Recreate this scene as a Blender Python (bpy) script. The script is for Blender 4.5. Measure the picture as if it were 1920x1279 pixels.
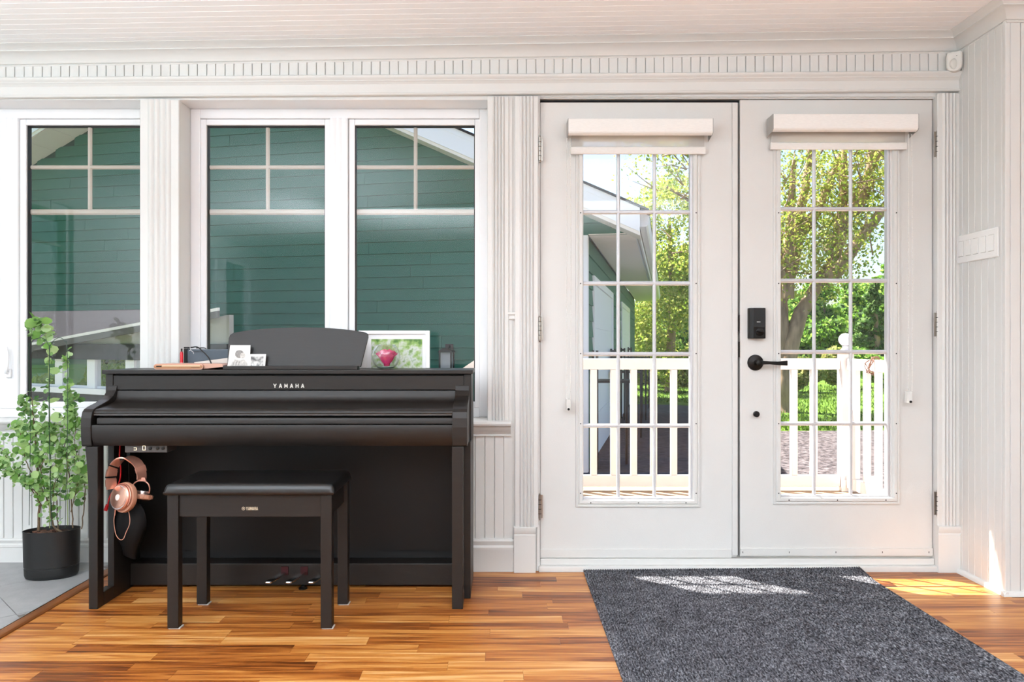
import bpy, bmesh, math, random
import numpy as np
from mathutils import Vector, Matrix
random.seed(7)
for o in list(bpy.data.objects): bpy.data.objects.remove(o)
C = bpy.context.scene.collection
PI = math.pi
# ------------------------------------------------------------------ camera, world, sun, lights, exposure
F, X0, Y0, H = 1400.0, 940.0, 645.0, 1.02
cam = bpy.data.objects.new('camera', bpy.data.cameras.new('camera')); C.objects.link(cam)
cam.data.sensor_width = 36; cam.data.lens = F/1920*36
cam.data.shift_x = (960-X0)/1920; cam.data.shift_y = (Y0-639.5)/1920
cam.location = (0, 0, H); cam.rotation_euler = (PI/2, 0, 0); cam.data.clip_end = 300
bpy.context.scene.camera = cam
vs = bpy.context.scene.view_settings
vs.view_transform = 'Standard'; vs.look = 'None'; vs.gamma = 1; vs.use_curve_mapping = False; vs.exposure = -0.09
SUN = Vector((1.22, -1.0, -2.675)).normalized()
world = bpy.data.worlds.new('world'); bpy.context.scene.world = world; world.use_nodes = True
wn = world.node_tree; bg = wn.nodes['Background']
sky = wn.nodes.new('ShaderNodeTexSky'); sky.sky_type = 'NISHITA'; sky.sun_disc = False
sky.sun_elevation = math.asin(-SUN.z); sky.sun_rotation = math.atan2(-SUN.x, -SUN.y)
sky.air_density = 1.0; sky.dust_density = 2.5; sky.ozone_density = 1.0
wn.links.new(sky.outputs[0], bg.inputs[0]); bg.inputs[1].default_value = 0.34
sl = bpy.data.lights.new('sun', 'SUN'); sl.energy = 24.0; sl.angle = math.radians(0.5); sl.color = (1, .95, .87)
so = bpy.data.objects.new('sun', sl); C.objects.link(so); so.rotation_euler = (-SUN).to_track_quat('Z', 'Y').to_euler(); so.location = (-5, 8, 12)
def area(name, loc, direction, sx, sy, power, col=(1, 1, 1)):
    l = bpy.data.lights.new(name, 'AREA'); l.shape = 'RECTANGLE'; l.size = sx; l.size_y = sy; l.energy = power; l.color = col
    o = bpy.data.objects.new(name, l); C.objects.link(o); o.location = loc
    o.rotation_euler = Vector(direction).to_track_quat('-Z', 'Y').to_euler(); return o
area('bounce_light_rear', (0.2, -0.9, 1.75), (0, -1, .9), 3.2, 1.6, 265, (.80, .91, 1))  # added fill lamps out of view, bounced off walls and ceiling
area('bounce_light_left', (-1.5, 0.5, 1.75), (-.1, .02, 1), 2.6, 1.5, 112, (.80, .91, 1))

area('bounce_light_side', (-1.9, -.7, 1.5), (-1, 0, .25), 1.8, 1.4, 150, (.80, .91, 1))
area('bounce_light_right', (1.1, 0.4, 1.75), (0, .03, 1), 1.8, 1.4, 80, (.80, .91, 1))

# ------------------------------------------------------------------ materials
def lin(c):
    if isinstance(c, str): c = tuple(int(c[i:i+2], 16)/255 for i in (0, 2, 4))
    return tuple((x/12.92 if x <= .04045 else ((x+.055)/1.055)**2.4) for x in c)
def mat(name, col, rough=.5, metal=0., spec=.5, var=0., vscale=8., bump=0., bscale=60., stretch=(1, 1, 1), rnd=0., coat=0., emit=0., trans=0.):
    m = bpy.data.materials.new(name); m.use_nodes = True; t = m.node_tree; N, L = t.nodes, t.links
    b = N['Principled BSDF']; c = lin(col)
    b.inputs['Base Color'].default_value = (*c, 1); b.inputs['Roughness'].default_value = rough
    b.inputs['Metallic'].default_value = metal; b.inputs['Specular IOR Level'].default_value = spec
    b.inputs['Coat Weight'].default_value = coat
    if emit: b.inputs['Emission Color'].default_value = (*c, 1); b.inputs['Emission Strength'].default_value = emit
    if trans: b.inputs['Transmission Weight'].default_value = trans
    tc = N.new('ShaderNodeTexCoord'); mp = N.new('ShaderNodeMapping'); mp.inputs['Scale'].default_value = stretch
    L.new(tc.outputs['Object'], mp.inputs['Vector'])
    fac = None
    if var:
        n = N.new('ShaderNodeTexNoise'); n.inputs['Scale'].default_value = vscale; n.inputs['Detail'].default_value = 5
        L.new(mp.outputs[0], n.inputs['Vector'])
        mr = N.new('ShaderNodeMapRange'); mr.inputs[1].default_value = .3; mr.inputs[2].default_value = .7
        mr.inputs[3].default_value = 1-var; mr.inputs[4].default_value = 1+var
        L.new(n.outputs[0], mr.inputs[0]); fac = mr.outputs[0]
    if rnd:
        oi = N.new('ShaderNodeObjectInfo'); mr = N.new('ShaderNodeMapRange'); mr.inputs[3].default_value = 1-rnd; mr.inputs[4].default_value = 1+rnd
        L.new(oi.outputs['Random'], mr.inputs[0])
        if fac is not None:
            mm = N.new('ShaderNodeMath'); mm.operation = 'MULTIPLY'; L.new(fac, mm.inputs[0]); L.new(mr.outputs[0], mm.inputs[1]); fac = mm.outputs[0]
        else: fac = mr.outputs[0]
    if fac is not None:
        v = N.new('ShaderNodeVectorMath'); v.operation = 'SCALE'; v.inputs[0].default_value = c; L.new(fac, v.inputs['Scale'])
        L.new(v.outputs[0], b.inputs['Base Color'])
    if bump:
        n2 = N.new('ShaderNodeTexNoise'); n2.inputs['Scale'].default_value = bscale; n2.inputs['Detail'].default_value = 4
        L.new(mp.outputs[0], n2.inputs['Vector'])
        bp = N.new('ShaderNodeBump'); bp.inputs['Strength'].default_value = bump; bp.inputs['Distance'].default_value = .002
        L.new(n2.outputs[0], bp.inputs['Height']); L.new(bp.outputs[0], b.inputs['Normal'])
    return m
def glass_mat(name, tint=(1, 1, 1), refl=1.0):
    m = bpy.data.materials.new(name); m.use_nodes = True; t = m.node_tree; N, L = t.nodes, t.links
    N.remove(N['Principled BSDF']); o = N['Material Output']
    tr = N.new('ShaderNodeBsdfTransparent'); tr.inputs[0].default_value = (*tint, 1)
    g = N.new('ShaderNodeBsdfGlossy'); g.inputs['Roughness'].default_value = 0.0
    fr = N.new('ShaderNodeFresnel'); ge = N.new('ShaderNodeNewGeometry'); ior = N.new('ShaderNodeMapRange')
    ior.inputs[3].default_value = 1.5; ior.inputs[4].default_value = 1/1.5; L.new(ge.outputs['Backfacing'], ior.inputs[0]); L.new(ior.outputs[0], fr.inputs[0])
    mu = N.new('ShaderNodeMath'); mu.operation = 'MULTIPLY'; mu.inputs[1].default_value = refl; L.new(fr.outputs[0], mu.inputs[0])
    mx = N.new('ShaderNodeMixShader'); L.new(mu.outputs[0], mx.inputs[0]); L.new(tr.outputs[0], mx.inputs[1]); L.new(g.outputs[0], mx.inputs[2])
    L.new(mx.outputs[0], o.inputs[0]); return m
def leaf_mat(name, cols, transl=.45, rough=.6, obj_rand=False):
    m = bpy.data.materials.new(name); m.use_nodes = True; t = m.node_tree; N, L = t.nodes, t.links
    N.remove(N['Principled BSDF']); o = N['Material Output']
    if obj_rand: r = N.new('ShaderNodeObjectInfo').outputs['Random']
    else: r = N.new('ShaderNodeNewGeometry').outputs['Random Per Island']
    cr = N.new('ShaderNodeValToRGB'); e = cr.color_ramp.elements
    for i, c in enumerate(cols):
        el = e[i] if i < 2 else e.new(1.0)
        el.position = i/(len(cols)-1); el.color = (*lin(c), 1)
    L.new(r, cr.inputs[0])
    d = N.new('ShaderNodeBsdfPrincipled'); d.inputs['Roughness'].default_value = rough; d.inputs['Specular IOR Level'].default_value = .3
    tl = N.new('ShaderNodeBsdfTranslucent'); mx = N.new('ShaderNodeMixShader'); mx.inputs[0].default_value = transl
    L.new(cr.outputs[0], d.inputs['Base Color']); L.new(cr.outputs[0], tl.inputs[0]); L.new(d.outputs[0], mx.inputs[1]); L.new(tl.outputs[0], mx.inputs[2])
    L.new(mx.outputs[0], o.inputs[0]); return m
def wood_floor(name):
    m = bpy.data.materials.new(name); m.use_nodes = True; t = m.node_tree; N, L = t.nodes, t.links; b = N['Principled BSDF']
    tc = N.new('ShaderNodeTexCoord'); oi = N.new('ShaderNodeObjectInfo')
    off = N.new('ShaderNodeVectorMath'); off.operation = 'SCALE'; off.inputs[0].default_value = (37, 91, 13); L.new(oi.outputs['Random'], off.inputs['Scale'])
    ad = N.new('ShaderNodeVectorMath'); L.new(tc.outputs['Object'], ad.inputs[0]); L.new(off.outputs[0], ad.inputs[1])
    mp = N.new('ShaderNodeMapping'); mp.inputs['Scale'].default_value = (1.3, 26, 1); L.new(ad.outputs[0], mp.inputs['Vector'])
    n = N.new('ShaderNodeTexNoise'); n.inputs['Scale'].default_value = 1.6; n.inputs['Detail'].default_value = 6; n.inputs['Distortion'].default_value = 1.3; L.new(mp.outputs[0], n.inputs['Vector'])
    mp2 = N.new('ShaderNodeMapping'); mp2.inputs['Scale'].default_value = (3, 190, 1); L.new(ad.outputs[0], mp2.inputs['Vector'])
    n2 = N.new('ShaderNodeTexNoise'); n2.inputs['Scale'].default_value = 1.5; n2.inputs['Detail'].default_value = 4; L.new(mp2.outputs[0], n2.inputs['Vector'])
    mr = N.new('ShaderNodeMapRange'); mr.inputs[1].default_value = .34; mr.inputs[2].default_value = .66; L.new(n.outputs[0], mr.inputs[0])
    a1 = N.new('ShaderNodeMath'); a1.operation = 'MULTIPLY'; a1.inputs[1].default_value = .52; L.new(mr.outputs[0], a1.inputs[0])
    a2 = N.new('ShaderNodeMath'); a2.operation = 'MULTIPLY_ADD'; a2.inputs[1].default_value = .55; L.new(oi.outputs['Random'], a2.inputs[0]); L.new(a1.outputs[0], a2.inputs[2])
    a3 = N.new('ShaderNodeMath'); a3.operation = 'MULTIPLY_ADD'; a3.inputs[1].default_value = .4; L.new(n2.outputs[0], a3.inputs[0]); L.new(a2.outputs[0], a3.inputs[2])
    a4 = N.new('ShaderNodeMath'); a4.operation = 'SUBTRACT'; a4.inputs[1].default_value = .22; L.new(a3.outputs[0], a4.inputs[0])
    cr = N.new('ShaderNodeValToRGB'); e = cr.color_ramp.elements
    for i, (p, c) in enumerate([(0, '421f0c'), (.25, '7f4218'), (.5, 'a9642a'), (.75, 'c68642'), (1, 'dba86c')]):
        el = e[i] if i < 2 else e.new(p)
        el.position = p; el.color = (*lin(c), 1)
    L.new(a4.outputs[0], cr.inputs[0]); L.new(cr.outputs[0], b.inputs['Base Color'])
    b.inputs['Roughness'].default_value = .33; b.inputs['Specular IOR Level'].default_value = .35
    return m

WHITE = mat('trim_paint', 'd8d7d4', .42, var=.012, vscale=3, bump=.05)
WHITE2 = mat('wall_paint', 'dadad8', .5, var=.012, vscale=3)
DOORW = mat('door_paint', 'd6d5d2', .4, var=.01, bump=.25, bscale=260)
VINYL = mat('window_vinyl', 'eeeef0', .35)
CEIL = mat('ceiling_paint', 'fbfafa', .5)
BLACKW = mat('dark_walnut_finish', '1c1714', .42, spec=.4, var=.12, vscale=20, stretch=(1, 8, 8), bump=.12, bscale=50)
BLACKP = mat('black_panel', '0c0a09', .5, spec=.3)
CREASE = mat('dark_gap', '0a0909', .8)  # near-black colour standing in for the shade inside gaps and recesses
GLASS = glass_mat('clear_glass', (.975, .985, .98), .6)
STEEL = mat('brushed_steel', 'a8a39c', .3, 1.0, bump=.1)
BRONZE = mat('dark_bronze', '1c1a19', .35, .6, bump=.1, bscale=200)
GREY_PL = mat('muntin_aluminium', 'c9c9cc', .35, .2)
BEIGE_BAR = mat('beige_grille', 'b9aea3', .45)
GASKET = mat('black_gasket', '1b1a1c', .5)

# ------------------------------------------------------------------ mesh helpers
WORLD = {}
CACHE = {}
def T(o): return WORLD.get(o.name, Vector((0, 0, 0)))
class MB:
    def __init__(s, xf=None): s.v = []; s.f = []; s.xf = xf
    def add(s, vs, fs):
        n = len(s.v); s.v += [tuple(v) for v in vs]; s.f += [tuple(i+n for i in f) for f in fs]; return s
    def box(s, x0, x1, y0, y1, z0, z1):
        x0, x1 = min(x0, x1), max(x0, x1); y0, y1 = min(y0, y1), max(y0, y1); z0, z1 = min(z0, z1), max(z0, z1)
        return s.add([(x, y, z) for z in (z0, z1) for y in (y0, y1) for x in (x0, x1)],
                     [(0, 2, 3, 1), (4, 5, 7, 6), (0, 1, 5, 4), (2, 6, 7, 3), (0, 4, 6, 2), (1, 3, 7, 5)])
    def prism(s, poly, axis, a0, a1, d=0.0):
        """poly in the plane of the two other axes (x:(y,z) y:(x,z) z:(x,y)); d shifts the second coordinate at a1 (a slope)"""
        n = len(poly); vs = []
        for k, a in enumerate((a0, a1)):
            for p in poly:
                q = (p[0], p[1]+(d if k else 0))
                vs.append((a, q[0], q[1]) if axis == 'x' else (q[0], a, q[1]) if axis == 'y' else (q[0], q[1], a))
        area2 = sum(poly[i][0]*poly[(i+1) % n][1]-poly[(i+1) % n][0]*poly[i][1] for i in range(n))
        flip = (area2 > 0) == (axis != 'y')
        fs = [tuple(range(n)), tuple(range(2*n-1, n-1, -1))] + [(i, i+n, (i+1) % n+n, (i+1) % n) for i in range(n)]
        if flip: fs = [tuple(reversed(f)) for f in fs]
        if (a1 < a0): fs = [tuple(reversed(f)) for f in fs]
        return s.add(vs, fs)
    def tube(s, pts, r, seg=8, closed=False):
        pts = [Vector(p) for p in pts]; n = len(pts); rr = r if isinstance(r, (list, tuple)) else [r]*n
        rings = []; up = Vector((0, 0, 1)); prev = None
        for i, p in enumerate(pts):
            if closed: d = pts[(i+1) % n]-pts[i-1]
            else: d = (pts[min(i+1, n-1)]-pts[max(i-1, 0)])
            d.normalize()
            a = prev if prev is not None else (up if abs(d.z) < .9 else Vector((1, 0, 0)))
            u = (a - d*a.dot(d)); u.normalize(); w = d.cross(u); prev = u
            rings.append([p+(u*math.cos(2*PI*k/seg)+w*math.sin(2*PI*k/seg))*rr[i] for k in range(seg)])
        vs = [v for ring in rings for v in ring]; fs = []
        for i in range(n if closed else n-1):
            j = (i+1) % n
            for k in range(seg): fs.append((i*seg+k, i*seg+(k+1) % seg, j*seg+(k+1) % seg, j*seg+k))
        if not closed: fs += [tuple(reversed(range(seg))), tuple((n-1)*seg+k for k in range(seg))]
        return s.add(vs, fs)
    def lathe(s, prof, c=(0, 0, 0), axis='z', seg=24, sx=1, sy=1, cap=True):
        vs = []
        for r, h in prof:
            for k in range(seg):
                a = 2*PI*k/seg; x, y = r*math.cos(a)*sx, r*math.sin(a)*sy
                q = (x, y, h) if axis == 'z' else (h, x, y) if axis == 'x' else (y, h, x)
                vs.append((q[0]+c[0], q[1]+c[1], q[2]+c[2]))
        fs = []
        for i in range(len(prof)-1):
            for k in range(seg): fs.append((i*seg+k, i*seg+(k+1) % seg, (i+1)*seg+(k+1) % seg, (i+1)*seg+k))
        if cap:
            fs += [tuple(reversed(range(seg))), tuple((len(prof)-1)*seg+k for k in range(seg))]
        return s.add(vs, fs)
    def sphere(s, c, r, seg=16, rings=10, sz=1.0):
        return s.lathe([(max(r*math.sin(PI*i/rings), 1e-4), -r*math.cos(PI*i/rings)*sz) for i in range(rings+1)], c, 'z', seg)
    def shear(s, k, xref):
        s.v = [(x, y, z+k*(x-xref)) for x, y, z in s.v]; return s
    def rot(s, c, axis, ang):
        M = Matrix.Rotation(ang, 4, axis); c = Vector(c); s.v = [tuple(M @ (Vector(v)-c)+c) for v in s.v]; return s
    def build(s, name, m, parent=None, smooth=False, bevel=0, label=None, kind=None, key=None):
        if s.xf: s.v = [s.xf(*v) for v in s.v]
        a = np.array(s.v); c = Vector((a.min(0)+a.max(0))/2)
        vs = [tuple(v) for v in (a-np.array(c))]
        k = None
        if key: k = (key, m.name, tuple(round(x, 5) for v in (vs[0], vs[len(vs)//2], vs[-1]) for x in v))
        if k and k in CACHE: me = CACHE[k]
        else:
            me = bpy.data.meshes.new(name); me.from_pydata(vs, [], s.f); me.materials.append(m)
            bm = bmesh.new(); bm.from_mesh(me); bmesh.ops.recalc_face_normals(bm, faces=bm.faces); bm.to_mesh(me); bm.free()
            if smooth:
                me.polygons.foreach_set('use_smooth', [True]*len(me.polygons))
                me.set_sharp_from_angle(angle=math.radians(smooth if smooth > 1 else 40))
            if k: CACHE[k] = me
        o = bpy.data.objects.new(name, me); C.objects.link(o); o.location = c
        if bevel:
            md = o.modifiers.new('bevel', 'BEVEL'); md.width = bevel; md.segments = 2; md.limit_method = 'ANGLE'; md.angle_limit = math.radians(40)
        if parent: o.parent = parent; o.matrix_parent_inverse = Matrix.Translation(-T(parent))
        WORLD[o.name] = c
        if label: o['label'] = label
        if kind: o['kind'] = kind
        return o
def tag(o, label, cat, group=None):
    o['label'] = label; o['category'] = cat
    if group: o['group'] = group
    return o
def thing(name, loc, label, cat, group=None):
    o = bpy.data.objects.new(name, None); C.objects.link(o); o.location = loc; o.empty_display_size = .05; WORLD[o.name] = Vector(loc)
    return tag(o, label, cat, group)
def struct_root(name, loc=(0, 0, 0)):
    o = bpy.data.objects.new(name, None); C.objects.link(o); o.location = loc; WORLD[o.name] = Vector(loc); o['kind'] = 'structure'; return o
def px(x, Y): return (x-X0)*Y/F            # real x of a photo column on the plane at depth Y
def pz(y, Y): return H-(y-Y0)*Y/F
def text_mesh(body, size, name, m, parent, center, spacing=1.0, width=None, height=None, depth=.0006):
    cu = bpy.data.curves.new(name, 'FONT'); cu.body = body; cu.size = size; cu.extrude = depth; cu.space_character = spacing; cu.offset = size*.018
    cu.align_x = 'CENTER'; cu.align_y = 'CENTER'
    tmp = bpy.data.objects.new('tmp', cu); C.objects.link(tmp)
    dg = bpy.context.evaluated_depsgraph_get(); me = bpy.data.meshes.new_from_object(tmp.evaluated_get(dg)); bpy.data.objects.remove(tmp)
    v = np.array([w.co for w in me.vertices]); mn, mx = v.min(0), v.max(0); ce = (mn+mx)/2
    sx = (width/(mx[0]-mn[0])) if width else 1; sy = (height/(mx[1]-mn[1])) if height else sx
    for w in me.vertices:
        x, y, z = (w.co[0]-ce[0])*sx, (w.co[1]-ce[1])*sy, w.co[2]-ce[2]
        w.co = (x, -z, y)
    me.materials.clear(); me.materials.append(m)
    o = bpy.data.objects.new(name, me); C.objects.link(o); o.location = center; WORLD[o.name] = Vector(center)
    if parent: o.parent = parent; o.matrix_parent_inverse = Matrix.Translation(-T(parent))
    return o

GLY = {'Y': [((0, 1), (.5, .45)), ((1, 1), (.5, .45)), ((.5, .5), (.5, 0))], 'A': [((.05, 0), (.5, 1)), ((.95, 0), (.5, 1)), ((.2, .28), (.8, .28))],
       'M': [((.06, 0), (.06, 1)), ((.94, 0), (.94, 1)), ((.06, 1), (.5, .25)), ((.94, 1), (.5, .25))], 'H': [((.1, 0), (.1, 1)), ((.9, 0), (.9, 1)), ((.1, .5), (.9, .5))]}
def stroke_text(word, xc, z, Y, w, h, pitch, th, name, m, parent):
    """bold capitals on a plane facing the room; each stroke is a thin raised bar"""
    mb = MB(); x = xc-pitch*(len(word)-1)/2-w/2
    for ch in word:
        for (a, b), (c, d) in GLY[ch]:
            p, q = Vector((x+a*w, z+(b-.5)*h)), Vector((x+c*w, z+(d-.5)*h)); e = (q-p).normalized(); n_ = Vector((-e.y, e.x))*th/2
            mb.prism([tuple(p+n_), tuple(q+n_), tuple(q-n_), tuple(p-n_)], 'y', Y-.0005, Y)
        x += pitch
    return mb.build(name, m, parent)
# ================================================================== ROOM SHELL
W = 3.357                      # plane of the window wall
XL, XR, YR = -3.4, 2.055, -4.2 # left wall, right stub wall, rear wall
YC = 3.03                      # the stub wall ends here and the wall turns right
XE = 3.8
ZC = 2.5
HEAD = 2.118; SILL = .678
# window wall, with openings for two twin windows and the doors
wb = MB(); yo = 3.52; WL = 3.460   # the wall under the left window is set back
TB = (-1.452, -.06); TA = (TB[0]-1.539, TB[1]-1.539); DO = (.158, 1.968); DT = 2.132
wb.box(XL-.15, TA[0], W, yo, SILL-.02, ZC); wb.box(XL-.15, TA[0], WL, yo, -.1, SILL-.0205); wb.box(TA[0], TA[1], WL, yo, -.1, SILL-.02); wb.box(TA[1], TB[0], W, yo, -.1, ZC)
wb.box(TB[0], TB[1], W, yo, -.1, SILL-.02); wb.box(TB[1], DO[0], W, yo, -.1, ZC); wb.box(DO[1], XR+.12, W, yo, -.1, ZC)
wb.box(TA[0], TA[1], W, yo, HEAD, ZC); wb.box(TB[0], TB[1], W, yo, HEAD, ZC); wb.box(DO[0], DO[1], W, yo, DT, ZC); wb.box(DO[0], DO[1], W, yo, -.1, -.002)
wall_back = wb.build('wall_back', WHITE2, kind='structure')
wr = MB().box(XR, XR+.12, YC+.014, W, -.1, ZC).build('wall_right', WHITE2, kind='structure')
ws = MB().box(XR+.006, XE, YC+.008, YC+.12, -.1, ZC).build('wall_side', WHITE2, kind='structure')
MB().box(XE, XE+.12, YR, YC+.12, -.1, ZC).build('wall_far_right', WHITE2, kind='structure')
wrear = MB().box(XL-.15, XE+.12, YR-.12, YR, -.1, ZC).build('wall_rear', WHITE2, kind='structure')
# left wall with three openings
lw = MB(); ops = [(-3.1, -2.2), (-1.95, -1.1), (1.1, 2.4)]; y = YR
for a, b in ops:
    lw.box(XL-.12, XL, y, a, -.1, ZC); lw.box(XL-.12, XL, a, b, -.1, .75); lw.box(XL-.12, XL, a, b, 2.1, ZC); y = b
lw.box(XL-.12, XL, y, W, -.1, ZC)
lw.build('wall_left', WHITE2, kind='structure')
for i, (a, b) in enumerate(ops):
    w = struct_root('window_%d' % (i+3), (XL-.06, (a+b)/2, 1.4)); f = MB()
    f.box(XL-.1, XL-.03, a, a+.05, .75, 2.1).box(XL-.1, XL-.03, b-.05, b, .75, 2.1).box(XL-.1, XL-.03, a+.05, b-.05, .75, .8).box(XL-.1, XL-.03, a+.05, b-.05, 2.05, 2.1)
    f.build('frame', VINYL, w)
    MB().box(XL-.08, XL-.06, a+.05, b-.05, 1.78, 1.8).build('muntin', BEIGE_BAR, w)
    MB().box(XL-.08, XL-.06, (a+b)/2-.01, (a+b)/2+.01, 1.8, 2.05).build('muntin', BEIGE_BAR, w)
    MB().box(XL-.072, XL-.068, a+.05, b-.05, .8, 2.05).build('pane', GLASS, w)
# ceiling: tilted very slightly, planks where the photo shows them
KC = .0139; XR0 = -2.254
def zc(x): return 2.340+KC*(x-XR0)
ceil = MB(); ceil.add([(XL-.15, YR-.12, zc(XL-.15)+.006), (XE+.12, YR-.12, zc(XE+.12)+.006), (XE+.12, W+.1, zc(XE+.12)+.006), (XL-.15, W+.1, zc(XL-.15)+.006),
          (XL-.15, YR-.12, 2.52), (XE+.12, YR-.12, 2.52), (XE+.12, W+.1, 2.52), (XL-.15, W+.1, 2.52)],
         [(0, 1, 2, 3), (7, 6, 5, 4), (0, 4, 5, 1), (1, 5, 6, 2), (2, 6, 7, 3), (3, 7, 4, 0)])
ceiling = ceil.build('ceiling', CEIL, kind='structure')
y = W-.03
while y > 2.45:
    a, b = y-.0475, y
    MB().prism([(a+.0006, 2.341), (a+.002, 2.3385), (b-.0015, 2.3385), (b-.0004, 2.341), (b, 2.347), (a, 2.347)], 'x', XL, 2.6).shear(KC, XR0).build('plank', CEIL, ceiling)
    y -= .0475
# floor: base, plank pieces, tile area, threshold strip
floor = MB().box(XL-.15, XE+.12, YR-.12, yo, -.12, -.008).build('floor', mat('floor_underlay', '8a5a2c', .5, var=.25, vscale=4, stretch=(1, 12, 1)), kind='structure')
WF = wood_floor('oak_laminate')
rng = random.Random(4)
y = W-.02; row = 0
while y > 1.95:
    y1 = y-.067; x = -1.731-rng.random()*.5
    while x < XE:
        L_ = rng.choice([.34, .42, .5, .58, .66, .74]); x1 = min(x+L_, XE); a = max(x, -1.731)
        top = W if y1 < YC or a < XR else W
        if x1 > a+.02:
            if y > YC and x1 > XR: x1c = XR
            else: x1c = x1
            if x1c > a+.02:
                MB().box(a+.0004, x1c-.0004, y1+.0004, y-.0004, -.008, 0).build('plank', WF, floor, key='plank')
        x += L_
    y = y1; row += 1
MB().box(-1.731, XR, W-.02, W, -.008, -.0005).build('expansion_gap', WF, floor)
# rest of the boards behind the camera, wide courses
y = y-.001
while y > YR+.1:
    y1 = max(y-.2, YR); x = -1.731
    while x < XE:
        x1 = min(x+1.3, XE); MB().box(x+.001, x1-.001, y1+.001, y-.001, -.008, 0).build('plank', WF, floor, key='wplank'); x = x1
    y = y1
TILE = mat('grey_slate_tile', '9c9b9b', .5, var=.1, vscale=14, bump=.35, bscale=120, rnd=.03)
GROUT = mat('grout', '77706a', .8)
tf = MB().box(XL, -1.768, YR, WL, -.008, .006).build('tile_bed', GROUT, floor)
def clip(poly, a, b, c):       # keep a*x+b*y<=c
    out = []
    for i in range(len(poly)):
        p, q = poly[i], poly[(i+1) % len(poly)]; dp, dq = a*p[0]+b*p[1]-c, a*q[0]+b*q[1]-c
        if dp <= 0: out.append(p)
        if dp*dq < 0: t = dp/(dp-dq); out.append((p[0]+(q[0]-p[0])*t, p[1]+(q[1]-p[1])*t))
    return out
S = .6; g = .002
for i in range(-8, 12):
    for j in range(-14, 3):
        u0, u1 = .976+S*i+g, .976+S*(i+1)-g; v0, v1 = -4.59+S*j+g, -4.59+S*(j+1)-g     # x+y and x-y
        P = [((u+v)/2, (u-v)/2) for u, v in ((u0, v0), (u1, v0), (u1, v1), (u0, v1))]
        for k in ((1, 0, -1.769), (-1, 0, -XL), (0, 1, WL), (0, -1, -YR)): P = clip(P, *k) if P else P
        if len(P) > 2:
            ar = abs(sum(P[n][0]*P[(n+1) % len(P)][1]-P[(n+1) % len(P)][0]*P[n][1] for n in range(len(P))))/2
            if ar > .002: MB().prism(P, 'z', .006, .012).build('tile', TILE, floor)
WTRIM = mat('walnut_strip', '7d4a24', .4, var=.3, vscale=6, stretch=(8, 1, 1))
MB().prism([(-1.7645, -.004), (-1.731, -.004), (-1.731, .004), (-1.735, .0095), (-1.742, .0125), (-1.7645, .0125)], 'y', YR, W).build('trim_1', WTRIM, kind='structure', smooth=30)
MB().box(-1.7685, -1.765, YR, WL-.02, .003, .0142).build('trim_2', STEEL, kind='structure')

# ---- window-wall trims
def xrail(name, prof, x0, x1, k=0, xref=XR0, m=WHITE, **kw):
    return MB().prism(prof, 'x', x0, x1).shear(k, xref).build(name, m, kind='structure', smooth=35, **kw)
# crown: bottom on the wall, top on the ceiling; (y, z) profile
def crown(z0, z1, w0, sgn=1):     # distance from wall grows with height
    h = z1-z0; d = .088
    pts = [(0, 0), (.008, 0), (.011, .06), (.008, .11), (.014, .13), (.02, .3), (.034, .5), (.05, .62), (.056, .64), (.056, .69), (.066, .8), (.08, .88), (.084, .9), (.088, .93), (.088, 1.0), (0, 1)]
    return [(a, z0+b*h) for a, b in pts]
zb0 = 1.02+(645-127)/417; zb1 = 1.02+(645-101)/417; kcb = (zb1-zb0)/(XR-XR0)
m = MB(); pr = crown(0, 1, W)
n = len(pr); vs = []
for x in (XL, XR):
    za = zb0+kcb*(x-XR0); zt = zc(x)+.002
    vs += [(x, W-a, za+b*(zt-za)) for a, b in pr]
m.add(vs, [tuple(range(n)), tuple(range(2*n-1, n-1, -1))]+[(i, i+n, (i+1) % n+n, (i+1) % n) for i in range(n)])
m.build('trim_3', WHITE, kind='structure', smooth=35)
# crown on the stub wall and round the corner
m = MB(); vs = []
zt = zc(XR)+.002; za = zb1-.002
for (qx, qy) in ((0, W), (1, YC-0)):
    if qx == 0: vs += [(XR-a, W, za+b*(zt-za)) for a, b in pr]
    else: vs += [(XR-a, YC-a, za+b*(zt-za)) for a, b in pr]
vs += [(XE, YC-a, za+b*(zt+.02-za)) for a, b in pr]
m.add(vs, [tuple(range(n)), tuple(range(3*n-1, 2*n-1, -1))]+[(k*n+i, k*n+i+n, k*n+(i+1) % n+n, k*n+(i+1) % n) for k in (0, 1) for i in range(n)])
m.build('trim_4', WHITE, kind='structure', smooth=35)
# frieze of short boards between crown and head casing
kf = .009
frieze = struct_root('trim_5', (0, W, 2.24))
x = 2.04; i = 0
while x > XL+.02:
    w_ = .0405 if i % 2 else .0415
    z0 = 1.02+(645-148)/417+kf*(x-XR0)-.01; z1 = zb0+kcb*(x-XR0)+.012
    gap = .0016 if i % 2 else .0008
    yy = W-.0075-rng.random()*.001
    MB().prism([(x-w_+gap, yy+.003), (x-w_+gap+.002, yy), (x-gap-.0012, yy), (x-gap, yy+.002), (x-gap, W), (x-w_+gap, W)], 'z', z0, z1).build('board', WHITE, frieze)
    x -= w_; i += 1
# head casing running over windows and doors
hz = 1.02+(645-185.5)/418; kh = .007
P = [(W, hz), (W-.022, hz), (W-.026, hz+.004), (W-.026, hz+.009), (W-.02, hz+.013), (W-.019, hz+.05), (W-.022, hz+.053), (W-.024, hz+.058), (W-.03, hz+.062), (W-.03, hz+.066), (W-.036, hz+.072), (W-.04, hz+.078), (W-.04, hz+.083), (W-.034, hz+.088), (W, hz+.089)]
xrail('trim_6', P, XL, XR, kh)
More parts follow.
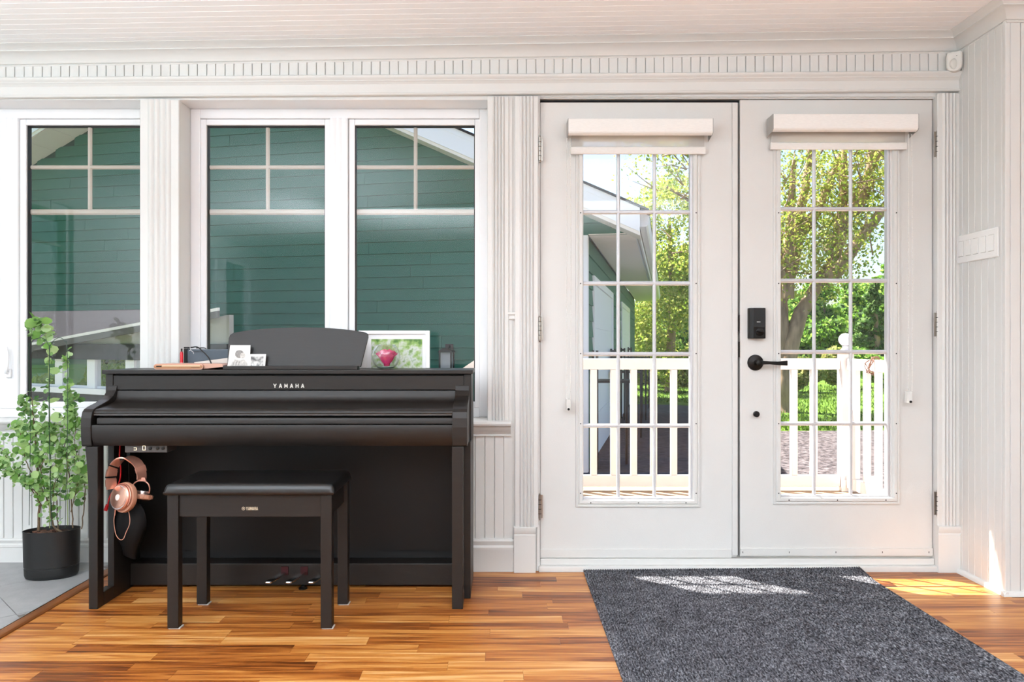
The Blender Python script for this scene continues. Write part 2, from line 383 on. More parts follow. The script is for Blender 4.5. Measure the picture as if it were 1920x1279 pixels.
# fluted casings
def fluted(name, x0, x1, z0, z1, y=W, t=.02, ribs=4, m=WHITE):
    w_ = x1-x0; a, b = x0+w_*.2, x1-w_*.2
    P = [(x0, y), (x0, y-t+.003), (x0+.003, y-t), (a, y-t)]
    for r in range(ribs):
        for k in range(1, 7):
            P.append((a+(b-a)*(r+k/6)/ribs, y-t+.002-.0095*abs(math.sin(PI*k/6))))
    P += [(b, y-t), (x1-.003, y-t), (x1, y-t+.003), (x1, y)]
    return MB().prism(P, 'z', z0, z1).build(name, m, kind='structure', smooth=30)
fluted('trim_7', -1.616, -1.441, SILL-.01, HEAD-.006)
fluted('trim_8', -.063, .034, SILL, HEAD+.006)
MB().box(.034, .048, W-.012, W, .145, HEAD+.004).build('trim_9', WHITE, kind='structure')
fluted('trim_10', .060, .166, .2, HEAD+.008)
fluted('trim_11', 1.950, 2.052, .2, HEAD+.022)
fluted('trim_12', XL+.01, TA[0]+.015, SILL, HEAD-.02)
for nm, a, b in (('trim_13', .056, .152), ('trim_14', 1.948, 2.052)):
    pass
def plinth(name, x0, x1, h=.2035):
    P = [(W, 0), (W-.03, 0), (W-.03, h*.82), (W-.027, h*.84), (W-.031, h*.88), (W-.033, h*.95), (W-.033, h-.003), (W-.03, h), (W, h)]
    MB().prism(P, 'x', x0, x1).build(name, WHITE, kind='structure', smooth=30)
plinth('trim_13', .056, .153, .203); plinth('trim_14', 1.948, 2.05, .208)
# short rail between the two casings
P = [(W, 0), (W-.016, 0), (W-.02, .004), (W-.016, .01), (W-.014, .018), (W-.022, .026), (W-.022, .034), (W, .036)]
MB().prism([(a, b+1.02+45/418) for a, b in P], 'x', .028, .062).build('trim_15', WHITE, kind='structure', smooth=30)
MB().box(.048, .060, W-.004, W, 0, HEAD).build('trim_16', WHITE, kind='structure')
# stool and apron
def stool(name, x0, x1, dy=0):
    z = SILL
    P = [(3.489, z), (W-.06, z), (W-.068, z-.004), (W-.072, z-.011), (W-.068, z-.019), (W-.06, z-.023), (W-.05, z-.026), (W-.046, z-.034), (W-.036, z-.045), (W-.026, z-.055), (W-.02, z-.062), (W-.024, z-.066), (W-.024, z-.07), (W, z-.07), (W, z-.0205), (3.489, z-.0205)]
    P = [(min(a+dy, 3.4895), b) for a, b in P]
    MB().prism(P, 'x', x0, x1).build(name, WHITE, kind='structure', smooth=30)
stool('trim_17', -1.598, .042); stool('trim_27', XL, -1.5985, WL-W-.004)
# beadboard below the stool
def bead(x0, x1, z0, z1, parent, y=W, m=WHITE, pitch=.0435, t=.009):
    x = x1
    while x > x0+.01:
        a = max(x-pitch, x0)
        MB().prism([(a+.0009, y), (a+.0009, y-t+.003), (a+.0035, y-t), (x-.0028, y-t), (x-.0009, y-t+.002), (x-.0009, y)], 'z', z0, z1).build('plank', m, parent, key='bead')
        x -= pitch
bead(-.17, .012, .13, .61, wall_back); MB().box(.012, .048, W-.01, W, 0, .61).build('stile', WHITE, wall_back)
bead(XL, -1.605, .122, .605, wall_back, WL)
def base(name, x0, x1, h, z0=0, y=W):
    P = [(y, z0), (y-.016, z0), (y-.017, z0+h*.62), (y-.02, z0+h*.66), (y-.02, z0+h*.74), (y-.014, z0+h*.8), (y-.018, z0+h*.88), (y-.021, z0+h*.93), (y-.018, z0+h), (y, z0+h)]
    MB().prism(P, 'x', x0, x1).build(name, WHITE, kind='structure', smooth=30)
base('baseboard_back', -1.595, .055, .148); base('baseboard_left', XL, -1.605, .112, .010, WL)
# stub wall boards, shoe moulding, corner bead, side wall boards
y = W-.001
while y > YC+.02:
    a = max(y-.0435, YC+.014)
    MB().prism([(XR, a+.0009), (XR-.006, a+.0009), (XR-.009, a+.0035), (XR-.009, y-.003), (XR-.007, y-.0009), (XR, y-.0009)], 'z', 0, 2.35).build('plank', WHITE, wr); y -= .0435
MB().prism([(XR-.012, YC-.004), (XR+.008, YC-.004), (XR+.008, YC+.014), (XR-.012, YC+.014)], 'z', 0, 2.35).build('trim_18', WHITE, kind='structure', bevel=.003)
def shoe(name, pts, parent=None):
    MB().prism(pts[0], pts[1], pts[2], pts[3]).build(name, WHITE, kind='structure', smooth=40)
q = [(0, 0)]+[(.019*math.cos(a), .019*math.sin(a)) for a in np.linspace(0, PI/2, 6)]
shoe('baseboard_right', ([(XR-.009-a, b) for a, b in q], 'y', YC-.02, W))
shoe('baseboard_side', ([(YC-.004-a, b) for a, b in q], 'x', XR-.03, XE))
x = XR+.008
while x < XE-.05:
    MB().prism([(x+.0009, YC+.008), (x+.0009, YC), (x+.003, YC-.003), (x+.0405, YC-.003), (x+.0426, YC), (x+.0426, YC+.008)], 'z', 0, 2.36).build('plank', WHITE, ws); x += .0435
# door threshold
MB().box(DO[0]+.01, DO[1]-.01, W-.02, yo+.05, -.002, .024).build('trim_19', WHITE, kind='structure', bevel=.003)
MB().box(DO[0]+.018, DO[1]-.018, W+.004, yo, .024, .052).build('trim_20', WHITE, kind='structure', bevel=.002)

# ---- twin casement windows
Yf, Yg = 3.486, 3.515; sf = F/Yf
def wx(p): return (p-X0)/sf
def wz(p): return H-(p-Y0)/sf
def pane_unit(parent, g0, g1, dx, top, bot):
    """sash, gasket, pane, grille bars of one casement; glass columns g0..g1 of the photo"""
    a, b = wx(g0)+dx, wx(g1)+dx; t, u = wz(top), wz(bot); s_ = .0275; y0, y1 = Yf+.008, Yf+.05
    sash = MB(); o = .0275
    def ring(mb, a, b, u, t, w_, y0, y1):
        mb.box(a-w_, a, y0, y1, u-w_, t+w_).box(b, b+w_, y0, y1, u-w_, t+w_).box(a, b, y0, y1, t, t+w_).box(a, b, y0, y1, u-w_, u)
    ring(sash, a-.004, b+.004, u-.004, t+.004, o, y0, y1); sa = sash.build('sash', VINYL, parent, bevel=.003)
    gk = MB(); ring(gk, a, b, u, t, .0045, y0+.012, y1-.004); gk.build('gasket', GASKET, sa)
    MB().box(a, b, Yg+.001, Yg+.004, u, t).build('pane', GLASS, sa)
    Y2 = Yg+.012; k = Y2/Yf
    def zz(p): return H-(p-Y0)*Y2/F
    for p, h in ((313.5, .0085), (397.5, .0125)):
        z = zz(p); MB().prism([(Y2, z-h), (Y2-.005, z-h*.5), (Y2-.005, z+h*.5), (Y2, z+h), (Y2+.008, z+h), (Y2+.008, z-h)], 'x', a, b).build('muntin', BEIGE_BAR, sa)
    xm = (a+b)/2; w_ = .0085; MB().prism([(xm-w_, Y2-.0005), (xm-w_*.5, Y2-.0055), (xm+w_*.5, Y2-.0055), (xm+w_, Y2-.0005), (xm+w_, Y2+.0075), (xm-w_, Y2+.0075)], 'z', zz(393), t).build('muntin', BEIGE_BAR, sa)
for name, dx in (('window_1', -1.539), ('window_2', 0)):
    w = struct_root(name, (-.756+dx, Yf, 1.4))
    x0, x1 = TB[0]+dx, TB[1]+dx; f = MB()
    xl, xr = wx(375)+dx, wx(899)+dx; zt, zb = wz(222), .722
    f.box(x0, xl, Yf, yo, SILL, HEAD).box(xr, x1, Yf, yo, SILL, HEAD).box(xl, xr, Yf, yo, zt, HEAD).box(xl, xr, Yf, yo, SILL, zb)
    f.build('frame', VINYL, w, bevel=.003)
    mu = MB(); ma, mb_ = wx(618.5)+dx, wx(652.5)+dx
    P = [(ma, Yf+.05), (ma, Yf)]+[(ma+(mb_-ma)*t_, Yf-.004-.003*abs(math.sin(PI*t_*3))) for t_ in np.linspace(.02, .98, 19)]+[(mb_, Yf), (mb_, Yf+.05)]
    mu.prism(P, 'z', zb, zt).build('mullion', VINYL, w, smooth=30)
    pane_unit(w, 387, 606.5, dx, 235, 752); pane_unit(w, 666, 888.5, dx, 235, 752)
    if name == 'window_1':     # casement lock lever on the mullion
        lx = wx(638)+dx; lz = wz(700)
        lk = MB().box(lx-.012, lx+.012, Yf-.02, Yf-.006, lz-.02, lz+.02).build('lock_base', VINYL, w, bevel=.004)
        pts = [(lx-.002+.012*math.sin(PI*t_), Yf-.03-.006*math.sin(PI*t_), lz+.004+.12*t_) for t_ in np.linspace(0, 1, 9)]
        MB().tube([(lx, Yf-.012, lz)]+pts, .0065, 8).build('lock_lever', VINYL, lk, smooth=60)
    MB().box(x0, x1, W+.001, Yf, HEAD-.0005, HEAD+.004).build('jamb_liner', VINYL, w)
# ---- french doors
Yd = 3.375; sd = F/Yd; Yg2 = 3.39
def dx_(p): return (p-X0)/sd
def dz_(p): return H-(p-Y0)/sd
def chain_pts(mb, x, y, z0, z1, dx=0):
    n = int((z0-z1)/.0065)
    for i in range(n):
        z = z0-(i+.5)*.0065; t = i/n
        mb.lathe([(.0006, -.0033), (.0024, -.0012), (.0024, .0012), (.0006, .0033)], (x+dx*math.sin(PI*t*.9), y, z), 'z', 5)
def door(name, x0, x1, z0, z1, fo, fi, gl, vb, hb, gtop, gbot, fbot, ftop=248, hinge='l', labels=''):
    d = struct_root(name, ((x0+x1)/2, Yd, z0))
    X = [dx_(p) for p in fo]; a, b = dx_(gl[0])-.012, dx_(gl[1])+.012; t, u = dz_(gtop)+.012, dz_(gbot)-.012
    m = MB(); y1 = yo-.1
    vs = []
    for yy in (Yd, y1):
        vs += [(x0, yy, z0), (x1, yy, z0), (x1, yy, z1), (x0, yy, z1), (a, yy, u), (b, yy, u), (b, yy, t), (a, yy, t)]
    fs = []
    for o_ in (0, 8): fs += [(o_+k, o_+(k+1) % 4, o_+4+(k+1) % 4, o_+4+k) for k in range(4)]
    for o_ in (0, 4): fs += [(o_+k, o_+(k+1) % 4, o_+8+(k+1) % 4, o_+8+k) for k in range(4)]
    m.add(vs, fs)
    m.build('leaf', DOORW, d, bevel=.0025)
    # raised lite frame: mitred moulding ring
    def ring(name, xa, xb, za, zb, prof, parent, m_):
        vs = []; n = len(prof)
        for (sx, sz) in ((0, 0), (1, 0), (1, 1), (0, 1)):
            for (w_, yy) in prof:
                vs.append(((xa+w_) if sx == 0 else (xb-w_), yy, (za+w_) if sz == 0 else (zb-w_)))
        fs = [(k*n+i, k*n+i+1, ((k+1) % 4)*n+i+1, ((k+1) % 4)*n+i) for k in range(4) for i in range(n-1)]
        return MB().add(vs, fs).build(name, m_, parent, smooth=25)
    fb, ft = dz_(fbot), dz_(ftop)
    fr = ring('lite_frame', X[0], X[1], fb, ft, [(0, Yd+.001), (.002, Yd-.007), (.009, Yd-.009), (.013, Yd-.006), (.018, Yd-.012), (.03, Yd-.012), (.033, Yd-.008), (.036, Yd+.004), (.037, Yd+.02)], d, DOORW)
    g0, g1, gt, gb = dx_(gl[0]), dx_(gl[1]), dz_(gtop), dz_(gbot)
    sp = MB(); w_ = .011; yy0, yy1 = Yd+.0, Yd+.03
    sp.box(g0-w_, g0, yy0, yy1, gb-w_, gt+w_).box(g1, g1+w_, yy0, yy1, gb-w_, gt+w_).box(g0, g1, yy0, yy1, gt, gt+w_).box(g0, g1, yy0, yy1, gb-w_, gb)
    sp.build('spacer', GREY_PL, fr, bevel=.002)
    MB().box(g0, g1, Yg2+.001, Yg2+.004, gb, gt).build('pane', GLASS, d)
    for p in vb:
        c = dx_(p); w_ = .0085
        MB().prism([(c-w_, Yg2), (c-w_*.7, Yg2-.007), (c-w_*.3, Yg2-.009), (c+w_*.3, Yg2-.009), (c+w_*.7, Yg2-.007), (c+w_, Yg2)], 'z', gb, gt).build('muntin', GREY_PL, d, smooth=25)
    for p in hb:
        c = dz_(p); w_ = .0095
        MB().prism([(Yg2, c-w_), (Yg2-.0075, c-w_*.7), (Yg2-.0096, c-w_*.3), (Yg2-.0096, c+w_*.3), (Yg2-.0075, c+w_*.7), (Yg2, c+w_)], 'x', g0, g1).build('muntin', GREY_PL, d, smooth=25)
    for (cx, cy) in [(X[0]+.022, p) for p in (400, 532, 663, 794, 924)]+[(X[1]-.022, p) for p in (400, 532, 663, 794, 924)]:
        MB().lathe([(.0028, 0), (.0028, .002)], (cx, Yd-.0135, dz_(cy)), 'y', 8).build('screw', BRONZE, fr, key='screw')
    for t_ in (.12, .5, .88):
        MB().lathe([(.0028, 0), (.0028, .002)], (X[0]+(X[1]-X[0])*t_, Yd-.0135, fb+.022), 'y', 8).build('screw', BRONZE, fr, key='screw')
    return d
d1 = door('door_1', .176, 1.066, .056, 2.112, (1079, 1313), None, (1093.5, 1294), (1160, 1228), (397, 531, 664, 799), 258, 933, 951)
d2 = door('door_2', 1.0785, 1.948, .058, 2.124, (1449, 1687), None, (1463.5, 1664), (1528.5, 1597.5), (391, 526, 660, 795), 252, 929, 946)
# sweeps, astragal, jambs, hinges
sw1 = MB().box(.176, 1.04, Yd-.006, Yd, .054, .092).build('sweep', DOORW, d1, bevel=.001)
sw2 = MB().box(1.0785, 1.948, Yd-.006, Yd, .064, .097).build('sweep', DOORW, d2, bevel=.001)
for i in range(5):
    MB().box(1.088+i*.21, 1.0905+i*.21, Yd-.007, Yd-.006, .076, .084).build('slot_screw', BRONZE, sw2)
MB().box(1.042, 1.0665, Yd-.009, Yd, .066, 2.108).build('astragal', DOORW, d1, bevel=.002)
MB().box(1.0675, 1.0775, Yd+.03, yo-.03, .05, 2.12).build('gap_strip', CREASE, d1)
MB().box(1.067, 1.0775, Yd-.003, Yd+.02, .96, 1.03).build('strike', BRONZE, d1); MB().box(1.068, 1.077, Yd-.0015, Yd+.02, 1.075, 1.15).build('strike', BRONZE, d1)
for nm, a, b in (('trim_21', .158, .1735), ('trim_22', 1.9515, 1.968)):
    MB().box(a, b, W-.006, yo, 0, 2.13).build(nm, WHITE, kind='structure', bevel=.001)
MB().box(.158, 1.968, Yd+.012, yo, 2.116, 2.134).build('trim_23', CREASE, kind='structure')  # near-black filler standing in for the dark gap above the doors
MB().box(.158, 1.968, W+.01, Yd+.012, 2.126, 2.16).build('trim_24', WHITE, kind='structure')
def hinge(parent, x, y, za, zb, side):
    h = MB().tube([(x, y, za), (x, y, zb)], .0065, 10).build('hinge', STEEL, parent, smooth=50)
    n = 5
    for k in range(1, n):
        z = za+(zb-za)*k/n; MB().tube([(x, y, z-.0012), (x, y, z+.0012)], .0058 if 0 else .0072, 10).build('knuckle_ring', BRONZE, h, smooth=50)
    for z in (za-.004, zb+.004): MB().sphere((x, y, z), .005, 8, 6).build('finial', STEEL, h, smooth=60)
    MB().box(x-.013, x+.013, y+.004, y+.0065, za, zb).build('hinge_leaf', STEEL, h)
for p0, p1 in ((261, 304), (595, 637), (926, 969)): hinge(d1, .1725, W-.012, dz_(p1), dz_(p0), 0)
for p0, p1 in ((250, 297), (587, 631), (920, 963)): hinge(d2, 1.954, W-.012, dz_(p1), dz_(p0), 0)
# keypad lock, lever, bolt knob on door 2
xk0, xk1, zk0, zk1 = dx_(1401), dx_(1432), dz_(635), dz_(578)
kx = (xk0+xk1)/2
P = [(xk0, Yd), (xk0+.002, Yd-.022), (xk0+.018, Yd-.032), (xk1-.006, Yd-.032), (xk1, Yd-.026), (xk1, Yd)]
kp = MB().prism(P, 'z', zk0, zk1).build('smart_lock', BRONZE, d2, bevel=.003)
MB().box(xk0+.018, xk1-.006, Yd-.0335, Yd-.03, zk0+.05, zk1-.003).build('cover', mat('gloss_black', '141416', .15), kp, bevel=.001)
MB().box(xk0+.032, xk0+.048, Yd-.0342, Yd-.033, zk0+.073, zk0+.076).build('logo_bar', mat('lock_print', 'c8c8c8', .5), kp)
tc_ = (kx+.008, Yd-.032, zk0+.03)
MB().lathe([(.018, 0), (.018, -.004), (.015, -.006)], tc_, 'y', 24).build('turn_ring', BRONZE, kp, smooth=40)
MB().box(-.016, .016, -.018, -.004, -.004, .004).rot((0, 0, 0), 'Y', .25).build('thumb_turn', BRONZE, kp, bevel=.003).location = (tc_[0], Yd-.043, tc_[2])
lx, lz = dx_(1416), dz_(680)
lv = MB().lathe([(.036, 0), (.036, -.006), (.033, -.011), (.02, -.014), (.012, -.016), (.0115, -.045)], (lx, Yd, lz), 'y', 32).build('lever_set', BRONZE, d2, smooth=40)
m = MB(); pts = [(0, .0), (.02, .001), (.05, .0), (.085, -.002), (.128, -.001)]; hh = [.009, .0085, .007, .008, .0115]; n = 0; vs = []
for (a, b), h_ in zip(pts, hh): vs += [(lx+a, Yd-.052, lz+b+h_), (lx+a, Yd-.040, lz+b+h_), (lx+a, Yd-.040, lz+b-h_), (lx+a, Yd-.052, lz+b-h_)]
fs = [(i*4+k, i*4+(k+1) % 4, (i+1)*4+(k+1) % 4, (i+1)*4+k) for i in range(4) for k in range(4)]+[(0, 1, 2, 3), (16, 17, 18, 19)]
m.add(vs, fs).build('lever', BRONZE, lv, bevel=.003)
MB().lathe([(.0125, -.036), (.0125, -.054), (.01, -.056)], (lx, Yd, lz), 'y', 20).build('lever_hub', BRONZE, lv, smooth=40)
MB().lathe([(.009, 0), (.009, -.006), (.0135, -.01), (.0135, -.022), (.010, -.026)], (lx, Yd, dz_(776)), 'y', 20).build('bolt_knob', BRONZE, d2, smooth=40)
# roof overhang outside, exterior sheathing
MB().box(-5.5, 5.5, yo+.002, 3.97, 2.5, 2.62).build('trim_25', VINYL, kind='structure')
MB().box(-5.5, -.85, 3.9705, 4.24, 2.5, 2.6).build('eave_sun_block', VINYL, kind='structure')  # added unseen eave depth, keeps sun off the left windows and tile
MB().box(-5.5, XL-.152, YR, yo, 2.53, 2.62).build('trim_26', VINYL, kind='structure')
MB().box(-5.5, 5.5, YR, yo+.002, 2.525, 2.62).build('roof_slab', mat('roof_dark', '3c3a3c', .8), kind='structure')
MB().box(XR+.12, 5.0, YC+.121, yo, -.5, 2.52).build('wall_outer', VINYL, kind='structure')
# ================================================================== PIANO
Y1 = 2.869; s1 = F/Y1
PXC = -.872
piano = thing('digital_piano', (PXC, 3.08, 0), 'dark walnut upright digital piano standing under the windows with its lid closed', 'piano')
PRINT = mat('print_silver', 'd9d5cc', .4)
BL = PXC-.749; BR = PXC+.749                 # body sides
FL, FR = -1.613, -.131                       # outer faces of arms
CH = .0015
# side panels
for x0, x1 in ((BL, BL+.03), (BR-.03, BR)):
    lo = (-1.576, -1.551) if x0 == BL else (x0+.003, x1)
    MB().box(lo[0], lo[1], 2.99, 3.286, 0, .626).build('side_panel', BLACKW, piano, bevel=CH)
    MB().box(x0, x1, 3.058, 3.286, .6205, .896).build('side_panel', BLACKW, piano, bevel=CH)
# curved arms
arm = [(3.10, .625), (2.874, .625), (2.868, .63), (2.864, .66), (2.862, .70), (2.864, .735), (2.872, .758), (2.885, .768), (2.91, .776), (2.96, .786), (3.0, .796), (3.03, .810), (3.05, .83), (3.058, .85), (3.10, .85)]
for x0, x1 in ((FL, FL+.039), (FR-.0575, FR)):
    MB().prism(arm, 'x', x0, x1).build('arm', BLACKW, piano, bevel=.002)
# front legs, curved at the top, with floor rails running back
for x0, x1, inner in ((-1.586, -1.551, 1), (-.190, -.1475, -1)):
    a = x0 if inner == 1 else x1
    P = [(x0-.012*(inner == 1), .6245), (x1+.0*(inner == 1), .6245), (x1, .0), (x0, .0)]
    if inner == 1: P = [(-1.600, .6245), (-1.551, .6245), (-1.551, 0), (-1.586, 0), (-1.586, .40), (-1.5885, .48), (-1.5935, .56)]
    MB().prism(P, 'y', Y1, Y1+.045).build('leg', BLACKW, piano, bevel=.002)
    MB().box(x0 if inner == 1 else x0+.01, x1, Y1+.0455, 2.99, .0, .052).build('foot_rail', BLACKW, piano, bevel=.002)
    MB().box(x0 if inner == 1 else x0+.01, x1, 2.945, 2.9895, .0525, .30).build('rear_post', BLACKW, piano, bevel=.001) if 0 else None
# key bed, curved front rail
MB().prism([(3.10, .627), (2.9, .627), (2.885, .6265), (2.875, .64), (2.868, .665), (2.866, .70), (2.868, .708), (2.88, .7085), (3.10, .7085)], 'x', FL+.0395, FR-.058).build('key_bed', BLACKW, piano, smooth=25)
MB().prism([(3.06, .7095), (2.884, .7095), (2.882, .712), (2.882, .727), (2.884, .733), (2.9, .7385), (3.06, .7385)], 'x', FL+.052, FR-.0585).build('key_slip', BLACKW, piano, smooth=25)
MB().box(FL+.04, FR-.0585, 2.91, 3.06, .7386, .742).build('shadow_gap', CREASE, piano)  # dark strip put in as the shade under the fallboard edge
# closed fallboard with soft front edge, then the sloping back
P = [(2.886, .745), (2.883, .749), (2.8835, .756), (2.888, .7625), (2.897, .767), (2.93, .7705), (2.99, .7765), (3.03, .784), (3.05, .793), (3.056, .81), (3.06, .828), (3.075, .828), (3.075, .75), (2.9, .745)]
fb = MB().prism(P, 'x', FL+.0395, FR-.058).build('fallboard', BLACKW, piano, smooth=50)
MB().box(FL+.04, FR-.06, 2.8825, 2.888, .7445, .7475).build('edge_strip', mat('satin_edge', '6d6a68', .35), fb)
# upper panel, lid
up = MB().box(BL+.031, BR-.031, 3.060, 3.078, .832, .8905).build('upper_panel', BLACKW, piano, bevel=CH)
stroke_text('YAMAHA', px(541.5, 3.06), pz(723.5, 3.06), 3.06, .0115, .0165, .0227, .0034, 'lettering', PRINT, up)
MB().box(BL+.03, BR-.03, 3.078, 3.082, .82, .897).build('backing', CREASE, piano)
lid = MB().box(PXC-.755, PXC+.755, 3.040, 3.30, .8975, .9135).build('lid', BLACKW, piano, bevel=.002)
MB().box(-1.55, BR-.03, 3.265, 3.285, .11, .8965).build('back_board', BLACKP, piano)
MB().box(-1.55, BR-.03, 3.20, 3.215, .135, .6265).build('knee_panel', BLACKP, piano)  # darker than the walnut: shade of the knee space put into the colour
ped = MB().box(-1.55, BR-.03, 3.12, 3.264, .012, .102).build('pedal_box', BLACKW, piano, bevel=.002)
MB().box(-1.55, BR-.03, 3.205, 3.264, .1025, .134).build('recess_shade', CREASE, piano)  # dark filler strip, painted in as shade of the recess above the pedals
# pedals
CHROME = mat('chrome', 'dcdcde', .08, 1.0)
for p in (503, 541, 583):
    yb = 3.115; cx = px(p, 2.99)
    m = MB(); vs = []; pts = [(0, 0, .010), (.012, .05, .0095), (.022, .095, .0065), (.026, .125, .006)]
    top = []
    m.prism([(cx-.011, 2.985), (cx-.007, 2.979), (cx+.010, 2.979), (cx+.0155, 2.984), (cx+.016, 2.994), (cx+.03, 3.05), (cx+.037, 3.118), (cx+.021, 3.118), (cx+.004, 3.05), (cx-.012, 2.994)], 'z', .062, .071)
    pe = m.build('pedal', CHROME, piano, bevel=.003)
    MB().box(cx+.014, cx+.044, 3.1155, 3.1195, .055, .09).build('pedal_felt', mat('dark_red_felt', '3a0d10', .9), pe)
MB().lathe([(.018, .0), (.018, .006), (.008, .008), (.008, .014)], (px(566, 3.13)+.01, 3.11, 0), 'z', 16).build('adjuster_foot', BLACKP, piano, smooth=40)
# music rest: leaning board on a ledge
Ym = 3.10
R_ = [(425.5, 688.5), (424.2, 650), (424, 634), (426, 628), (432, 624), (450, 620.5), (480, 617), (520, 614.3), (560, 613.2), (600, 614), (640, 617), (668, 620.5), (683, 623.5), (687.5, 627), (688, 633), (676, 688.5)]
P = [(px(a, Ym), pz(b, Ym)) for a, b in R_]; zb_ = .915
P = [(a, max(b, zb_)) for a, b in P]
mr_ = MB().prism(P, 'y', Ym, Ym+.012); mr_.v = [(x, y+(z-zb_)*.22, z) for x, y, z in mr_.v]
rest = mr_.build('music_rest', BLACKW, piano, bevel=.0015)
MB().box(px(419, 3.06), px(671, 3.06), 3.052, Ym-.002, .9137, .9290).build('rest_ledge', BLACKW, piano, bevel=.0015)
# control unit under the key bed
cu = MB().box(px(234, 2.9), px(313, 2.9), 2.90, 2.99, .598, .6262).build('control_unit', mat('control_grey', '47403c', .4), piano, bevel=.002)
LEDM = mat('led_cream', 'ffe9c4', .4, emit=2.0)
uy = 2.8995
def seg(x0, x1, z0, z1): MB().box(x0, x1, uy-.0006, uy, z0, z1).build('display_segment', LEDM, cu)
for p, full in ((253.5, 0), (270, 1)):
    c = px(p, uy); zt = .6245; zm = .6165; zb = .608
    seg(c-.0055, c+.0055, zm-.0006, zm+.0006) if not full else seg(c-.005, c+.005, zt-.0012, zt)
    seg(c-.0055, c+.0055, zb-.0006, zb+.0006); seg(c+.0045, c+.0057, zb, zm)
    if full: seg(c-.0057, c-.0045, zb, zt-.001); seg(c+.0045, c+.0057, zm, zt-.001)
for p in (282, 296, 306): MB().lathe([(.006, 0), (.006, -.004), (.004, -.005)], (px(p, uy), uy, .6145), 'y', 14).build('button', BLACKP, cu, smooth=40)

# ================================================================== BENCH
Yb0, Yb1 = 2.665, 2.91
bench = thing('piano_bench', (-.895, 2.8, 0), 'dark walnut piano bench with black padded leatherette seat in front of the piano', 'bench')
for x, y in ((-1.193, Yb0), (-.6455, Yb0), (-1.188, Yb1), (-.639, Yb1)):
    lg = MB().box(x, x+.040, y, y+.037, .004, .481).build('leg', BLACKW, bench, bevel=.002)
    MB().box(x-.001 if 0 else x+.003, x+.044, y+.004, y+.04, 0, .0045).build('felt_pad', mat('white_felt', 'c9c5c0', .9), lg, bevel=.001)
ap = MB().box(-1.153, -.6455, Yb0+.008, Yb0+.026, .401, .481).build('apron', BLACKW, bench, bevel=.0015)
MB().box(-1.148, -.639, Yb1+.012, Yb1+.03, .401, .481).build('apron', BLACKW, bench, bevel=.0015)
for x in (-1.184, -.632): MB().box(x, x+.018, Yb0+.037, Yb1, .401, .481).build('apron', BLACKW, bench, bevel=.0015)
# padded seat: superellipse cushion with drooping edge
LEATHER = mat('black_leatherette', '131212', .33, spec=.55, bump=.15, bscale=400)
def cushion(x0, x1, y0, y1, z0, z1, nx=34, ny=16, edge=.016):
    vs = []; fs = []; E = [0, .03, .1, .22, .4, .65, 1]
    def grid(a, b, n): return [a+edge*e for e in E]+[a+edge+(b-a-2*edge)*k/n for k in range(1, n)]+[b-edge*e for e in reversed(E)]
    GX, GY = grid(x0, x1, 16), grid(y0, y1, 8); nx, ny = len(GX)-1, len(GY)-1
    for j in range(ny+1):
        for i in range(nx+1):
            x = GX[i]; y = GY[j]; u = (x-x0)/(x1-x0)*2-1; v = (y-y0)/(y1-y0)*2-1
            dx_e = min(min(x-x0, x1-x)/edge, 1); dy_e = min(min(y-y0, y1-y)/edge, 1); e = 1-min(1, math.hypot(1-dx_e, 1-dy_e)); h = z0+.012+(z1-z0-.012)*math.sqrt(max(0, 1-(1-e)**2))
            h += .004*(1-u*u)*(1-v*v); vs.append((x, y, h))
    for j in range(ny):
        for i in range(nx): fs.append((j*(nx+1)+i, j*(nx+1)+i+1, (j+1)*(nx+1)+i+1, (j+1)*(nx+1)+i))
    rim = [i for i in range(nx)]+[j*(nx+1)+nx for j in range(ny)]+[ny*(nx+1)+nx-i for i in range(nx)]+[(ny-j)*(nx+1) for j in range(ny)]
    n0 = len(vs)
    for r in rim: vs.append((vs[r][0], vs[r][1], z0+.006))
    for r in rim:
        a = vs[r]; cx_, cy_ = (x0+x1)/2, (y0+y1)/2
        vs.append((a[0]+(.006 if a[0] < cx_ else -.006), a[1]+(.006 if a[1] < cy_ else -.006), z0))
    m_ = len(rim)
    for k in range(m_):
        q = (k+1) % m_; fs.append((rim[k], n0+k, n0+q, rim[q])); fs.append((n0+k, n0+m_+k, n0+m_+q, n0+q))
    fs.append(tuple(n0+m_+k for k in range(m_)))
    return MB().add(vs, fs)
cushion(-1.2005, -.594, 2.648, 2.962, .4815, .520).build('seat', LEATHER, bench, smooth=60)
Ya = Yb0+.008
stroke_text('YAMAHA', px(472.5, Ya), pz(953.7, Ya), Ya, .0062, .0118, .0072, .0019, 'lettering', mat('print_gold', 'c9b99f', .4), ap)
e_ = (px(456.5, Ya), Ya-.0002, pz(953.7, Ya))
em = MB(); 
for k in range(20):
    a = 2*PI*k/20; b = 2*PI*(k+1)/20
    em.add([(e_[0]+r*math.cos(t), e_[1]-.0006, e_[2]+r*math.sin(t)) for r, t in ((.0062, a), (.0062, b), (.0052, b), (.0052, a))], [(0, 1, 2, 3)])
for k in range(3):
    t = PI/2+k*PI/3; dx, dz = .0052*math.cos(t), .0052*math.sin(t); nx_, nz_ = -math.sin(t)*.0005, math.cos(t)*.0005
    em.add([(e_[0]+dx+nx_, e_[1]-.0006, e_[2]+dz+nz_), (e_[0]+dx-nx_, e_[1]-.0006, e_[2]+dz-nz_), (e_[0]-dx-nx_, e_[1]-.0006, e_[2]-dz-nz_), (e_[0]-dx+nx_, e_[1]-.0006, e_[2]-dz+nz_)], [(0, 1, 2, 3)])
em.build('emblem', bpy.data.materials['print_gold'], ap)

# ================================================================== THINGS ON THE PIANO
zl = .9137
